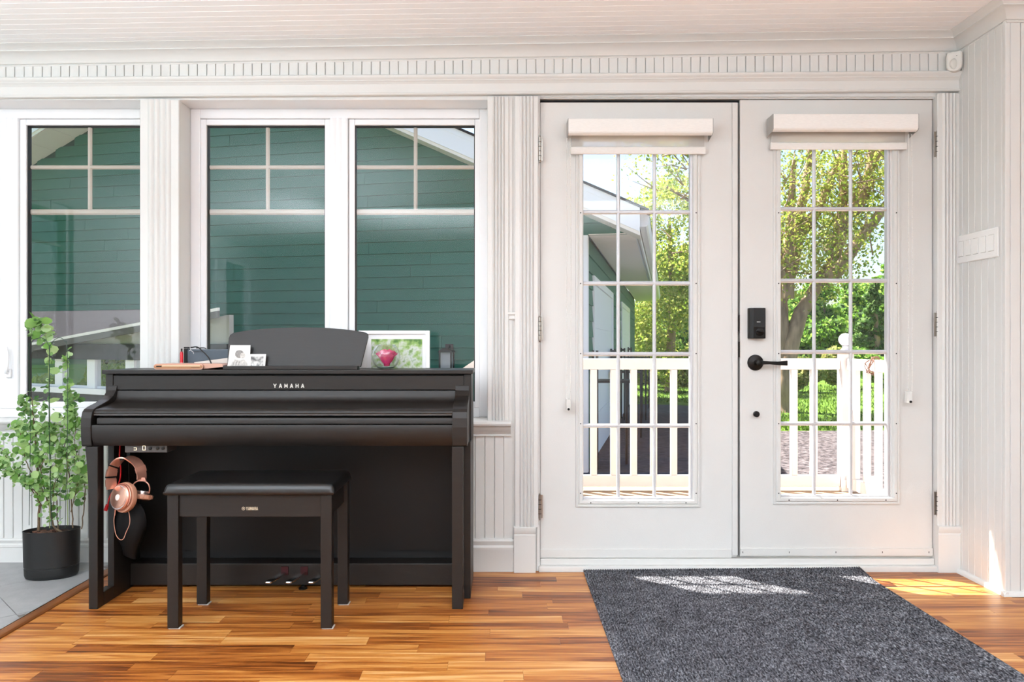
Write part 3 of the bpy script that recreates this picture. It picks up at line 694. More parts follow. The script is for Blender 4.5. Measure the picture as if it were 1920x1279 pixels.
# tan leather sleeve: rounded slab, the leather wraps round its left end, dark slot in front
TAN = mat('rose_leather', 'c89a86', .5, var=.06, bump=.15, bscale=300); TAN2 = mat('tan_edge', 'b07a52', .45)
slv = thing('tablet_sleeve', (px(355, 3.12), 3.13, zl), 'rose tan leather sleeve lying flat on the left end of the piano lid', 'sleeve')
xa, xb, xc = px(288, 3.085), px(381, 3.085), px(418, 3.1)
hh = .024
P = [(xa+hh/2+hh/2*math.cos(t), hh/2+zl+hh/2*math.sin(t)) for t in np.linspace(PI/2, 3*PI/2, 8)]+[(xb-hh/2+hh/2*math.cos(t), hh/2+zl+hh/2*math.sin(t)) for t in np.linspace(-PI/2, PI/2, 8)]
MB().prism(P, 'y', 3.085, 3.24).build('sleeve_body', TAN, slv, smooth=40)
MB().prism([(x, (z-zl-hh/2)*.62+zl+hh/2) for x, z in [(a+(.0025 if a < -1.3 else -.0025), b) for a, b in P]], 'y', 3.083, 3.0855).build('edge_band', TAN2, slv)
MB().box(xa+.012, xa+.034, 3.0822, 3.0832, zl+.011, zl+.0155).build('slot', CREASE, slv)
MB().box(xa+.036, xb-.012, 3.0822, 3.0832, zl+.014, zl+.0175).build('tablet_edge', mat('rose_gold_edge', 'e9c9a8', .3, .5), slv)
MB().box(xb-.05, xb-.014, 3.0818, 3.083, zl+.0085, zl+.0098).build('slot', CREASE, slv)
for k in range(3): MB().lathe([(.0008, 0), (.0008, -.001)], (px(333, 3.08)+k*.008, 3.083, zl+.0092), 'y', 6).build('stud', BRONZE, slv)
MB().prism([(xb-.01, zl+.002), (xb-.01, zl+.0245), (xc-.004, zl+.0225), (xc+.002, zl+.017), (xc, zl+.0105)], 'y', 3.098, 3.25).build('flap', TAN, slv, bevel=.001)
# loose white paper under the flap and a pale folder behind
tag(MB().prism([(px(366, 3.2), zl+.0247), (px(430, 3.2), zl+.0247), (px(430, 3.2), zl+.047), (px(366, 3.2), zl+.028)], 'y', 3.19, 3.235).build('folder', mat('pale_card', 'cfc8c0', .6)), 'pale beige folder propped up behind the rose leather sleeve', 'folder')
# red marker standing upright
RED = mat('marker_red', 'c41426', .35)
mk = thing('marker_pen', (px(340.5, 3.2), 3.22, zl), 'red marker pen standing upright at the left end of the piano lid', 'pen')
xm = px(340.5, 3.22)
MB().lathe([(.006, zl), (.0065, zl+.002), (.0065, zl+.066), (.005, zl+.07), (.005, zl+.073)], (xm, 3.22, 0), 'z', 14).build('barrel', RED, mk, smooth=30)
MB().lathe([(.0067, zl+.018), (.0067, zl+.026)], (xm, 3.22, 0), 'z', 14).build('printed_band', mat('pen_band', 'f0b0b0', .5), mk, smooth=30)
MB().lathe([(.003, zl+.073), (.003, zl+.08), (.0035, zl+.08), (.0035, zl+.086)], (xm, 3.22, 0), 'z', 10).build('tip', BRONZE, mk, smooth=30)
# dark router-like box with cable
bx_ = thing('speaker_box', (px(388, 3.25), 3.27, zl), 'blue grey box with faint lettering behind the sleeve, beside the music rest', 'box')
MB().box(px(351, 3.255), px(440, 3.255), 3.255, 3.296, zl, .9965).build('housing', mat('slate_blue_plastic', '4c5660', .5, bump=.1, bscale=300), bx_, bevel=.004)
stroke_text('YAMAHA', px(371, 3.255), .9865, 3.255, .0048, .007, .0062, .0012, 'lettering', mat('slate_print', '23272c', .5), bx_)
MB().box(px(344, 3.26), px(351, 3.26), 3.262, 3.292, zl, 1.0).build('side_bracket', BLACKP, bx_, bevel=.002)
CAB = mat('black_cable', '161719', .45)
def catm(P, n=8):
    P = [Vector(p) for p in P]; out = []
    Q = [P[0]*2-P[1]]+P+[P[-1]*2-P[-2]]
    for i in range(1, len(Q)-2):
        for k in range(n):
            t = k/n; a, b, c, d = Q[i-1:i+3]
            out.append(.5*((2*b)+(c-a)*t+(2*a-5*b+4*c-d)*t*t+(3*b-a-3*c+d)*t**3))
    return out+[P[-1]]
cb = MB().tube(catm([(px(345, 3.25), 3.25, 1.004), (px(358, 3.25), 3.25, 1.0045), (px(370, 3.25), 3.25, 1.006), (px(382, 3.22), 3.22, .984), (px(391, 3.17), 3.17, .962), (px(398, 3.13), 3.13, .9285)]), .0028, 8).tube(catm([(px(368, 3.26), 3.26, 1.002), (px(382, 3.26), 3.26, 1.0025), (px(387, 3.262), 3.262, .9985)]), .0022, 8)
tag(cb.build('power_cable', CAB, smooth=60), 'black cable looped over the blue grey box', 'cable')
tag(MB().tube(catm([(px(356, 3.246), 3.246, 1.009), (px(358, 3.246), 3.245, .993), (px(362, 3.246), 3.246, .985), (px(363, 3.246), 3.2475, .977)]), .0012, 6).tube(catm([(px(358, 3.246), 3.244, .995), (px(354.5, 3.246), 3.2475, .99)]), .0012, 6).build('cable_tie', mat('white_tie', 'e6e6e6', .4), smooth=60), 'white twist tie knotted round the black cable', 'tie')
# two photo prints leaning on the music rest
def print_mat(name, kind):
    m = bpy.data.materials.new(name); m.use_nodes = True; t = m.node_tree; N, L = t.nodes, t.links; b = N['Principled BSDF']; b.inputs['Roughness'].default_value = .5
    tc = N.new('ShaderNodeTexCoord'); n = N.new('ShaderNodeTexNoise'); n.inputs['Scale'].default_value = kind; n.inputs['Detail'].default_value = 3
    L.new(tc.outputs['Object'], n.inputs[0]); cr = N.new('ShaderNodeValToRGB'); e = cr.color_ramp.elements
    e[0].position = .38; e[0].color = (.09, .088, .085, 1); e[1].position = .62; e[1].color = (.68, .67, .65, 1)
    L.new(n.outputs[0], cr.inputs[0]); L.new(cr.outputs[0], b.inputs['Base Color']); return m
PAPER = mat('photo_paper', 'e3dfda', .5)
def card(name, pts, lab):
    Yc = 3.086; m = MB().prism([(px(a, Yc), pz(b, Yc)) for a, b in pts], 'y', Yc, Yc+.0008)
    z0 = .9289; m.v = [(x, y+(z-z0)*.12, z) for x, y, z in m.v]
    o = m.build(name, PAPER); tag(o, lab, 'photo'); return o
def onface(parent, name, m_, pts, Yc=3.086, off=.0006):
    z0 = .9289; q = [(px(a, Yc), pz(b, Yc)) for a, b in pts]
    mb = MB().prism(q, 'y', Yc-off, Yc-off+.0004); mb.v = [(x, y+(z-z0)*.12, z) for x, y, z in mb.v]
    return mb.build(name, m_, parent)
def ell(cx, cy, rx, ry, n=18, a0=0, a1=2*PI): return [(cx+rx*math.cos(a0+(a1-a0)*k/n), cy+ry*math.sin(a0+(a1-a0)*k/n)) for k in range(n)]
GR1 = print_mat('print_grey', 90); GR2 = print_mat('print_grey_fine', 48)
PG1 = mat('print_light_grey', 'bdb8b2', .5, var=.3, vscale=120); PG3 = mat('print_mid_grey', '86827e', .5, var=.3, vscale=150)
c1 = card('photo_print', [(426.5, 686.3), (430, 647.5), (468, 647.5), (468, 686.3)], 'taller sepia photo print of a child leaning on the music rest')
onface(c1, 'head', PG3, ell(448, 664, 8.2, 7.5)); onface(c1, 'head', PG1, ell(454, 667, 5, 5.5), off=.0009)
onface(c1, 'hair', PG3, ell(446, 661, 5, 4), off=.0011)
onface(c1, 'clothing', PG1, [(432, 686), (434, 680), (440, 674), (449, 676), (457, 674), (463, 680), (465, 686)], off=.0008)
for k in range(3): onface(c1, 'fold_line', PG3, [(436+k*5, 685.8), (438+k*5, 679), (441+k*4.5, 676), (439+k*5, 680), (437.2+k*5, 685.8)], off=.0012)
c2 = card('photo_print', [(468.3, 686.3), (468.3, 664), (498, 664), (497, 686.3)], 'smaller black and white photo print with white border beside the sepia one')
onface(c2, 'image', GR2, [(470, 686.2), (470, 668.5), (493.5, 668.5), (493.5, 686.2)])
# white framed picture with a garden view
gp = bpy.data.materials.new('garden_print'); gp.use_nodes = True; t = gp.node_tree; N, L = t.nodes, t.links; b = N['Principled BSDF']; b.inputs['Roughness'].default_value = .25
tc = N.new('ShaderNodeTexCoord'); n = N.new('ShaderNodeTexNoise'); n.inputs['Scale'].default_value = 26; n.inputs['Detail'].default_value = 8; L.new(tc.outputs['Object'], n.inputs[0])
sep = N.new('ShaderNodeSeparateXYZ'); L.new(tc.outputs['Object'], sep.inputs[0])
ma = N.new('ShaderNodeMath'); ma.operation = 'MULTIPLY_ADD'; ma.inputs[1].default_value = -1.2; L.new(sep.outputs[2], ma.inputs[0]); L.new(n.outputs[0], ma.inputs[2])
cr = N.new('ShaderNodeValToRGB'); e = cr.color_ramp.elements
for i, (p, c) in enumerate([(0.3, '4f7a35'), (.42, '8fb162'), (.5, 'b9c7a6'), (.56, 'cfd6cf'), (.66, '87a468'), (.8, '5c7d48')]):
    el = e[i] if i < 2 else e.new(p)
    el.position = p; el.color = (*lin(c), 1)
L.new(ma.outputs[0], cr.inputs[0]); L.new(cr.outputs[0], b.inputs['Base Color'])
Yp = 3.265
FW = mat('frame_white', 'efefee', .3)
pf = thing('picture_frame', (px(738, Yp), Yp, zl), 'white framed garden picture standing on the right half of the piano lid', 'picture')
A = lambda p: px(p, Yp)
z1 = pz(620, Yp); fr = MB()
fr.box(A(672), A(688), Yp, Yp+.02, zl, z1).box(A(798), A(805.5), Yp, Yp+.02, zl, z1).box(A(688), A(798), Yp, Yp+.02, z1-.016, z1)
fr.build('frame', FW, pf, bevel=.002)
MB().box(A(688), A(798), Yp+.006, Yp+.016, zl, z1-.016).build('mat_board', mat('passe_partout', 'e9e9ea', .6), pf)
MB().box(A(696), A(791.5), Yp+.003, Yp+.006, zl, pz(636, Yp)).build('print', gp, pf)
# glass bowl with a pink rose
GL2 = bpy.data.materials.new('bowl_glass'); GL2.use_nodes = True; t = GL2.node_tree; b = t.nodes['Principled BSDF']
b.inputs['Transmission Weight'].default_value = 1; b.inputs['Roughness'].default_value = 0; b.inputs['IOR'].default_value = 1.45; b.inputs['Base Color'].default_value = (.97, .99, .99, 1)
Yw = 3.15; bc = (px(723.5, Yw), Yw, zl+.055); R = .0605
bowl = thing('glass_bowl', (bc[0], bc[1], zl), 'round clear glass bowl in front of the white picture frame', 'bowl')
prof = [(.001, -.0545), (.022, -.0548), (.034, -.0500)]+[(R*math.cos(a), R*math.sin(a)) for a in np.linspace(-.82, .84, 14)]+[(.0425, .047)]
inn = [(r-.003 if r > .01 else r, h+(.0012 if h > -.045 else .0035)) for r, h in reversed(prof)]
MB().lathe(prof+inn, bc, 'z', 40, cap=False).build('globe', glass_mat('bowl_shell', (.985, .995, .99), 1.5), bowl, smooth=60)
MB().lathe([(.001, -.0505), (.03, -.0505), (.037, -.0455), (.037, -.0445), (.001, -.0445)], bc, 'z', 32).build('base_glass', mat('base_glass_tint', 'bcd8d0', .08, trans=.6), bowl, smooth=50)
PETAL = leaf_mat('rose_petal', ['c4125a', 'e62a7c', 'ef4790', 'f774ae'], .35, .5)
PET = [MB() for _ in range(3)]
rose = thing('pink_rose', (bc[0]+.004, bc[1], zl+.011), 'bright pink rose bloom inside the glass bowl', 'flower')
rr = random.Random(3); rc = Vector((bc[0]+.004, bc[1]-.002, bc[2]-.018))
def petal(r0, r1, z0, z1, a0, wid, curl):
    vs = []; nu, nv = 6, 5
    for j in range(nv+1):
        v = j/nv
        for i in range(nu+1):
            u = i/nu*2-1; wv = wid*(math.sin(PI*(.15+.75*v))**.6); a = a0+u*wv
            r = r0+(r1-r0)*v**.8+curl*max(0, v-.7)*1.5+.002*abs(u)
            vs.append((rc.x+r*math.cos(a), rc.y+r*math.sin(a), rc.z+z0+(z1-z0)*v-.008*(u*u)*v-curl*max(0, v-.8)))
    fs = [(j*(nu+1)+i, j*(nu+1)+i+1, (j+1)*(nu+1)+i+1, (j+1)*(nu+1)+i) for j in range(nv) for i in range(nu)]
    return vs, fs
ip = 0
for ring, (r0, r1, z1, cnt, wid, cu_) in enumerate([(.003, .009, .06, 3, 1.3, .0), (.005, .016, .06, 4, 1.0, .003), (.008, .024, .057, 5, .85, .007), (.010, .032, .052, 5, .8, .010), (.012, .038, .044, 6, .72, .012)]):
    for k in range(cnt):
        vs, fs = petal(r0, r1, -.014, z1*.80, 2*PI*k/cnt+ring*.7+rr.random()*.3, wid, cu_)
        MB().add(vs, fs).build('petal', PETAL, rose, smooth=60)
MB().lathe([(.012, -.024), (.014, -.012), (.006, -.008)], (rc.x, rc.y, rc.z), 'z', 16).build('calyx', mat('rose_base', 'a3124a', .5), rose, smooth=50)

# ================================================================== HEADPHONES, LANYARD, POUCH
RG = mat('rose_gold', 'd39a86', .28, .75, bump=.04); RG2 = mat('rose_gold_pad', 'c08a70', .5, .1, bump=.3, bscale=90); RG3 = mat('rose_brushed', 'd8a590', .3, .85)
hp = thing('headphones', (-1.47, 2.93, .45), 'rose gold over-ear headphones hanging under the left end of the keyboard', 'headphones')
Yh = 2.925; Hh = lambda a, b, dy=0: (px(a, Yh), Yh+dy, pz(b, Yh))
# head band: flat strip swept on an arc from left cup hinge over the top to the right hinge
arc = [(214, 915, -.02), (213, 900, -.02), (213.5, 886, -.018), (217, 873, -.012), (224, 864, -.004), (233, 860, .004), (243, 862, .013), (252, 869, .02), (257, 880, .026), (259, 892, .028), (259, 901, .028)]
c_ = catm([Hh(a, b, d) for a, b, d in arc], 5)
def strip(path, half, th, m_, name, parent, wdir=Vector((.55, .83, 0))):
    vs = []; n = len(path)
    for i, p in enumerate(path):
        d = (path[min(i+1, n-1)]-path[max(i-1, 0)]).normalized(); w = (wdir-d*wdir.dot(d)).normalized(); u = d.cross(w)
        for a, b in ((-1, -1), (-.6, -1.5), (.6, -1.5), (1, -1), (1, 1), (-1, 1)): vs.append(p+w*half*a+u*th*b)
    fs = [(i*6+k, i*6+(k+1) % 6, (i+1)*6+(k+1) % 6, (i+1)*6+k) for i in range(n-1) for k in range(6)]+[tuple(range(6)), tuple((n-1)*6+k for k in range(6))]
    return MB().add(vs, fs).build(name, m_, parent, smooth=50)
band = strip(c_, .019, .0028, RG, 'headband', hp)
for i0, i1 in ((2, 7), (8, 13), (len(c_)-12, len(c_)-7)): strip(c_[i0:i1], .0208, .0042, RG, 'slider', band)
for i in (7, 14): strip(c_[i:i+2], .0211, .0044, BRONZE, 'slider_line', band)
# left cup, facing camera left
KS = 1.72; lc = Vector(Hh(233, 931, -.018)); ax = Vector((-.42, -.86, .18)).normalized()
def disc(prof, c, ax, m_, name, parent, seg=32):
    q = ax.to_track_quat('Z', 'Y'); prof = [(r*KS, h*(1+(KS-1)*.4)) for r, h in prof]; mb = MB().lathe(prof, (0, 0, 0), 'z', seg); mb.v = [tuple(c+q @ Vector(v)) for v in mb.v]
    return mb.build(name, m_, parent, smooth=35)
cup = disc([(.026, .012), (.029, .008), (.029, .0), (.027, -.002)], lc, ax, RG, 'ear_cup', hp)
disc([(.0245, .0125), (.0245, .0142), (.0235, .0148)], lc, ax, RG3, 'face_plate', cup)
disc([(.0068, .0149), (.0068, .0158)], lc, ax, mat('pale_badge', 'f3e4dc', .35, .3), 'badge', cup)
disc([(.0265, .0118), (.0265, .0126), (.0247, .0126), (.0247, .0118)], lc, ax, mat('pale_ring', 'ece0dc', .25, .6), 'trim_ring', cup)
disc([(.028, -.001), (.0335, -.004), (.0345, -.012), (.032, -.02), (.024, -.023)], lc, ax, RG2, 'ear_pad', cup)
q = ax.to_track_quat('Z', 'Y')
MB().tube([lc+q @ Vector((.053*math.cos(a), .053*math.sin(a), .004)) for a in np.linspace(-.5, PI+.5, 18)], .0026, 8).build('yoke', RG, hp, smooth=60)
# right cup, seen edge on
KS = 1.2; rcn = Vector(Hh(257, 931, .045)); ax2 = Vector((.12, .2, .97)).normalized()
cup2 = disc([(.018, .014), (.024, .012), (.025, .004), (.025, 0)], rcn, ax2, mat('cup_chrome', 'c9b8b2', .2, .9), 'ear_cup', hp)
disc([(.024, .001), (.031, -.001), (.0325, -.008), (.031, -.015), (.024, -.018)], rcn, ax2, RG2, 'ear_pad', cup2)
for k in range(14):
    a = 2*PI*k/14; q2 = ax2.to_track_quat('Z', 'Y')
    MB().tube([rcn+q2 @ Vector((.039*math.cos(a), .039*math.sin(a), z)) for z in (-.003, -.016)], .0012, 5).build('pad_stitch', RG2, cup2, smooth=60)
MB().tube(catm([Hh(240, 918, .03), Hh(245, 909, .03), Hh(254, 904, .03), Hh(263, 904.5, .03), Hh(271, 910, .03), Hh(274, 919, .03), Hh(272.5, 928, .03)], 5), .0028, 8).build('yoke', RG, hp, smooth=60)
MB().prism([(px(252, Yh), pz(905, Yh)), (px(254, Yh), pz(898, Yh)), (px(266, Yh), pz(898, Yh)), (px(268, Yh), pz(905, Yh))], 'y', Yh+.024, Yh+.032).build('hinge_block', RG, hp, bevel=.001)
# cord
MB().tube(catm([Hh(221, 955, -.02), Hh(219.5, 965, -.02), Hh(218, 976, -.018), Hh(219, 990, -.016), Hh(222, 1003, -.014), Hh(228, 1010.5, -.012), Hh(234, 1009, -.01), Hh(238, 998, -.008), Hh(243.5, 985, -.006), Hh(244.5, 975, -.004), Hh(242, 963, .0), Hh(239, 956, .002)], 6), .0014, 6).build('cord', mat('cord_rose', 'd79a80', .45), hp, smooth=60)
MB().tube([Hh(221.5, 952, -.021), Hh(220.5, 964, -.021)], .0028, 8).build('plug', RG, hp, smooth=60)
# hook carrying the headphones, red lanyard, dark pouch
hook = MB().box(px(230, 2.93), px(236, 2.93), 2.905, 2.965, .567, .571).box(px(230, 2.93), px(236, 2.93), 2.961, 2.965, .571, .6265).build('hook', BLACKP, piano)
LAN = mat('red_lanyard', 'c3121c', .5)
tag(MB().tube(catm([(px(224, 2.95), 2.955, .622), (px(223, 2.95), 2.955, .57), (px(225, 2.95), 2.956, .52), (px(222, 2.95), 2.954, .47), (px(209, 2.95), 2.952, .43), (px(203, 2.95), 2.952, .40), (px(202, 2.95), 2.952, .375)], 6), .0028, 6).tube([(px(201, 2.95), 2.951, .385), (px(197.5, 2.95), 2.951, .362)], [.006, .008], 8).build('lanyard', LAN, smooth=60), 'red lanyard hanging behind the rose gold headphones', 'lanyard')
PO = mat('black_satin', '070607', .55, spec=.25, bump=.4, bscale=30)
m = MB(); vs = []; nz = 9; sg = 14
for j in range(nz+1):
    t_ = j/nz; z = .375-.215*t_; w_ = .028+.036*math.sin(PI*min(1, t_*1.05+.1)**.9); d_ = .012+.02*math.sin(PI*t_)
    for k in range(sg):
        a = 2*PI*k/sg; rip = 1+.12*math.sin(3*a+t_*4)*(1-t_)
        vs.append((px(243, 3.02)+w_*math.cos(a)*rip, 3.02+d_*math.sin(a)*rip, z-.012*t_*math.cos(a)))
fs = [(j*sg+k, j*sg+(k+1) % sg, (j+1)*sg+(k+1) % sg, (j+1)*sg+k) for j in range(nz) for k in range(sg)]+[tuple(range(sg)), tuple(nz*sg+k for k in range(sg))]
pouch = m.add(vs, fs).tube([(px(243, 3.02), 3.02, .375), (px(240, 3.0), 3.0, .6262)], .0015, 6).build('pouch', PO, smooth=60)
tag(pouch, 'black satin pouch hanging in the shadow below the headphones', 'bag')

# ================================================================== DOOR BLINDS, MAT, SENSOR, SWITCHES
BF = bpy.data.materials.new('blind_fabric'); BF.use_nodes = True; t = BF.node_tree; N, L = t.nodes, t.links; b = N['Principled BSDF']
b.inputs['Base Color'].default_value = (*lin('ece6e0'), 1); b.inputs['Roughness'].default_value = .8
tl = N.new('ShaderNodeBsdfTranslucent'); tl.inputs[0].default_value = (.9, .88, .85, 1); tp = N.new('ShaderNodeBsdfTransparent')
mx = N.new('ShaderNodeMixShader'); mx.inputs[0].default_value = .6; mx2 = N.new('ShaderNodeMixShader'); mx2.inputs[0].default_value = .42
L.new(b.outputs[0], mx.inputs[1]); L.new(tl.outputs[0], mx.inputs[2]); L.new(mx.outputs[0], mx2.inputs[1]); L.new(tp.outputs[0], mx2.inputs[2]); L.new(mx2.outputs[0], N['Material Output'].inputs[0])
VAL = mat('valance_linen', 'edeae6', .7, var=.03, vscale=60, stretch=(1, 1, 6), bump=.3, bscale=300)
def blind(x0, x1, zb, zt, fx0, fx1, barz0, barz1, chx, side, lab):
    bl = thing('roller_blind', ((x0+x1)/2, 3.33, zt), lab, 'blind')
    yf = 3.285; yb = Yd-.0125
    v = MB().prism([(yf, zt-.002), (yf+.002, zt), (yb, zt), (yb, zt-.003), (yf+.003, zt-.003), (yf+.003, zb+.012), (yf+.005, zb+.008), (yf+.018, zb+.002), (yf+.018, zb), (yf+.004, zb+.006), (yf, zb+.012)], 'x', x0, x1).build('valance', VAL, bl, smooth=30)
    for x in (x0-.0025, x1):
        MB().prism([(yf-.001, zt), (yb, zt), (yb, zb-.012), (yf+.03, zb-.002), (yf+.012, zb), (yf-.001, zb+.008)], 'x', x, x+.0025).build('end_cap', mat('cap_grey', 'a9a6a2', .4), bl)
    MB().tube([(x0+.004, yf+.045, (zb+zt)/2+.002), (x1-.004, yf+.045, (zb+zt)/2+.002)], .022, 20).build('roller', BF, bl, smooth=60)
    MB().box(fx0, fx1, yf+.0665, yf+.0672, barz1, zb+.03).build('fabric', BF, bl)
    MB().prism([(yf+.0615, barz0), (yf+.0595, barz0+.004), (yf+.0595, barz1-.003), (yf+.063, barz1), (yf+.070, barz1), (yf+.072, barz1-.004), (yf+.072, barz0)], 'x', fx0-.004, fx1+.004).build('bottom_bar', VAL, bl, smooth=30)
    m = MB(); yc = yf+.035
    for dx, bow in ((-.006, .0), (.008, .004)): 
        chain_pts(m, chx+dx, yc, zb-.005, chain_end+.02, bow)
    m.build('chain', mat('chain_white', 'eceae6', .35), bl, smooth=60)
    g_ = MB().box(chx-.008, chx+.010, yc-.004, yc+.03, chain_end-.028, chain_end+.022).build('chain_guide', mat('clear_plastic', 'd9d7d3', .25), bl, bevel=.002)
    MB().lathe([(.0055, 0), (.0055, -.003)], (chx+.001, yc-.004, chain_end-.022), 'y', 12).build('guide_screw', BRONZE, g_)
    return bl
Yv = 3.285
chain_end = pz(758, 3.32)
blind(px(1066, Yv), px(1336.5, Yv), pz(252, Yv), pz(222, Yv), dx_(1071), dx_(1318), dz_(291.5), dz_(278), px(1065.5, 3.32), 'l', 'cream roller blind at the top of the left door, chain on its left')
chain_end = pz(744, 3.32)
blind(px(1450.5, Yv), px(1722, Yv), pz(245, Yv), pz(213.5, Yv), dx_(1443), dx_(1692), dz_(283), dz_(270), px(1706, 3.32), 'r', 'cream roller blind at the top of the right door, chain on its right')
# door mat
MATM = bpy.data.materials.new('ribbed_carpet'); MATM.use_nodes = True; t = MATM.node_tree; N, L = t.nodes, t.links; b = N['Principled BSDF']; b.inputs['Roughness'].default_value = .95; b.inputs['Specular IOR Level'].default_value = .1
tc = N.new('ShaderNodeTexCoord'); mp = N.new('ShaderNodeMapping'); mp.inputs['Scale'].default_value = (230, 70, 1); L.new(tc.outputs['Object'], mp.inputs[0])
n = N.new('ShaderNodeTexNoise'); n.inputs['Scale'].default_value = 1; n.inputs['Detail'].default_value = 3; n.inputs['Distortion'].default_value = .6; L.new(mp.outputs[0], n.inputs[0])
n3 = N.new('ShaderNodeTexNoise'); n3.inputs['Scale'].default_value = 14; n3.inputs['Detail'].default_value = 3; L.new(tc.outputs['Object'], n3.inputs[0])
aa = N.new('ShaderNodeMath'); aa.operation = 'MULTIPLY_ADD'; aa.inputs[1].default_value = .25; L.new(n3.outputs[0], aa.inputs[0]); L.new(n.outputs[0], aa.inputs[2])
cr = N.new('ShaderNodeValToRGB'); e = cr.color_ramp.elements
for i, (p, c) in enumerate([(.45, '201f22'), (.58, '454449'), (.7, '6e6e74'), (.85, 'a2a3a8')]):
    el = e[i] if i < 2 else e.new(p)
    el.position = p; el.color = (*lin(c), 1)
L.new(aa.outputs[0], cr.inputs[0]); L.new(cr.outputs[0], b.inputs['Base Color'])
bp = N.new('ShaderNodeBump'); bp.inputs['Strength'].default_value = .6; bp.inputs['Distance'].default_value = .002; L.new(n.outputs[0], bp.inputs['Height']); L.new(bp.outputs[0], b.inputs['Normal'])
mx0, mx1, my0, my1 = px(1093, 3.35)+.0, px(1610, 3.345), .9, 3.345
m = MB(); vs = []; pit = .0105; x = mx0; prof = []
while x < mx1: prof += [(x, .003), (x+pit*.25, .0065), (x+pit*.65, .0065), (x+pit*.9, .003)]; x += pit
# ribs run away from the camera; the far edge curls up against the threshold
ys = [my0, 2.6, 3.2, 3.28, 3.32, 3.345]
n = len(prof)
for y in ys:
    for a, b_ in prof:
        lift = .0; t_ = (a-mx0)/(mx1-mx0)
        if y > 3.2: lift = (y-3.2)/.145*(.006+.012*t_)
        vs.append((a, y, b_+lift))
top_n = len(vs)
for y in ys:
    for a, b_ in prof:
        t_ = (a-mx0)/(mx1-mx0); lift = (y-3.2)/.145*(.006+.012*t_) if y > 3.2 else 0
        vs.append((a, y, .0005+lift))
fs = []
for j in range(len(ys)-1):
    for i in range(n-1):
        a = j*n+i; fs.append((a, a+1, a+n+1, a+n)); a += top_n; fs.append((a, a+n, a+n+1, a+1))
for j in (0, len(ys)-1):
    for i in range(n-1): a = j*n+i; fs.append((a, a+1, a+1+top_n, a+top_n))
for i in (0, n-1):
    for j in range(len(ys)-1): a = j*n+i; fs.append((a, a+n, a+n+top_n, a+top_n))
tag(m.add(vs, fs).build('door_mat', MATM), 'charcoal ribbed door mat lying on the wood floor before the doors', 'mat')
# motion sensor in the corner
ms = thing('motion_sensor', (px(1792, 3.3), 3.31, 2.27), 'white motion sensor in the top right corner above the right door', 'sensor')
Ys = 3.30; cx, cz0, cz1 = px(1793.5, Ys), pz(134, Ys), pz(94, Ys)
P = []; w_ = .0315
for a in np.linspace(PI, 2*PI, 10): P.append((w_*math.cos(a), .031+.031*math.sin(a)))
P += [(w_, .078), (w_-.004, .088), (w_-.010, .092), (-w_+.01, .088), (-w_+.003, .082), (-w_, .07)]
m = MB().prism([(a, b_) for a, b_ in P], 'y', -.022, .022).rot((0, 0, 0), 'Z', -.5)
m.v = [(x+cx, y+3.318, z+cz0) for x, y, z in m.v]; sh = m.build('housing', mat('sensor_white', 'dcdad5', .4), ms, bevel=.008)
m = MB().sphere((0, 0, 0), .026, 16, 10); m.v = [(x+cx-.004, y*.3+3.301, z+cz0+.034) for x, y, z in m.v]; m.build('lens', mat('sensor_lens', 'd3d1cb', .35), ms, smooth=60)
MB().box(cx-.006, cx-.003, 3.2905, 3.292, cz0+.066, cz0+.068).build('indicator', BRONZE, ms)
# five-gang switch plate on the stub wall
PL = mat('switch_plate_white', 'eeedeb', .3)
xw = XR-.010; ya, yb = 3.352, 3.068
def zs(p, Y): return pz(p, Y)
za, zb = 1.378, 1.503
sp_ = thing('switch_plate', (xw, (ya+yb)/2, 1.44), 'white five-gang light switch plate on the right wall', 'switch')
MB().prism([(xw, za), (xw-.0045, za+.002), (xw-.006, za+.005), (xw-.006, zb-.005), (xw-.0045, zb-.002), (xw, zb)], 'y', yb, ya).build('plate', PL, sp_, bevel=.001)
for k in range(5):
    yc = ya-.04-k*.051; c0, c1 = yc-.0165, yc+.0165; zm = (za+zb)/2
    MB().box(xw-.0063, xw-.0058, c0-.001, c1+.001, zm-.0345, zm+.0345).build('rocker_gap', mat('switch_gap', 'a7a49f', .6), sp_)
    up_ = k % 2
    MB().prism([(xw-.006, zm-.033), (xw-.0075-(0 if up_ else .003), zm-.033), (xw-.0075, zm), (xw-.0075-(.003 if up_ else 0), zm+.033), (xw-.006, zm+.033)], 'y', c0, c1).build('rocker', PL, sp_)
# ================================================================== POTTED PLANT
ZT = .0122
plant = thing('potted_plant', (-1.9, 3.17, ZT), 'tall trailing plant with round green leaves in oval black pot left of the piano', 'plant')
POTM = mat('black_pot', '161616', .45, bump=.05, bscale=200)
pc = (px(101, 3.25), 3.235, 0)
prof = [(.094, ZT), (.106, ZT+.006), (.110, ZT+.018), (.111, ZT+.045), (.1075, ZT+.047), (.1075, ZT+.050), (.112, ZT+.052), (.115, ZT+.198), (.1165, ZT+.205), (.113, ZT+.205), (.109, ZT+.183), (.02, ZT+.178)]
m = MB().lathe([(r_*.955, h_) for r_, h_ in prof], (0, 0, 0), 'z', 48, 1, .62).rot((0, 0, 0), 'Z', .3); m.v = [(x+pc[0], y+pc[1], z) for x, y, z in m.v]
pot = m.build('pot', POTM, plant, smooth=40)
SOIL = mat('potting_soil', '33211a', .95, var=.5, vscale=60, bump=1., bscale=90)
m = MB(); r5 = random.Random(5); g = 14; vs = []
for j in range(8):
    for k in range(28):
        a = 2*PI*k/28; r = .110*j/7; vs.append((r*math.cos(a), r*math.sin(a)*.61, ZT+.185+r5.uniform(-.004, .006)))
fs = [(j*28+k, j*28+(k+1) % 28, (j+1)*28+(k+1) % 28, (j+1)*28+k) for j in range(7) for k in range(28)]
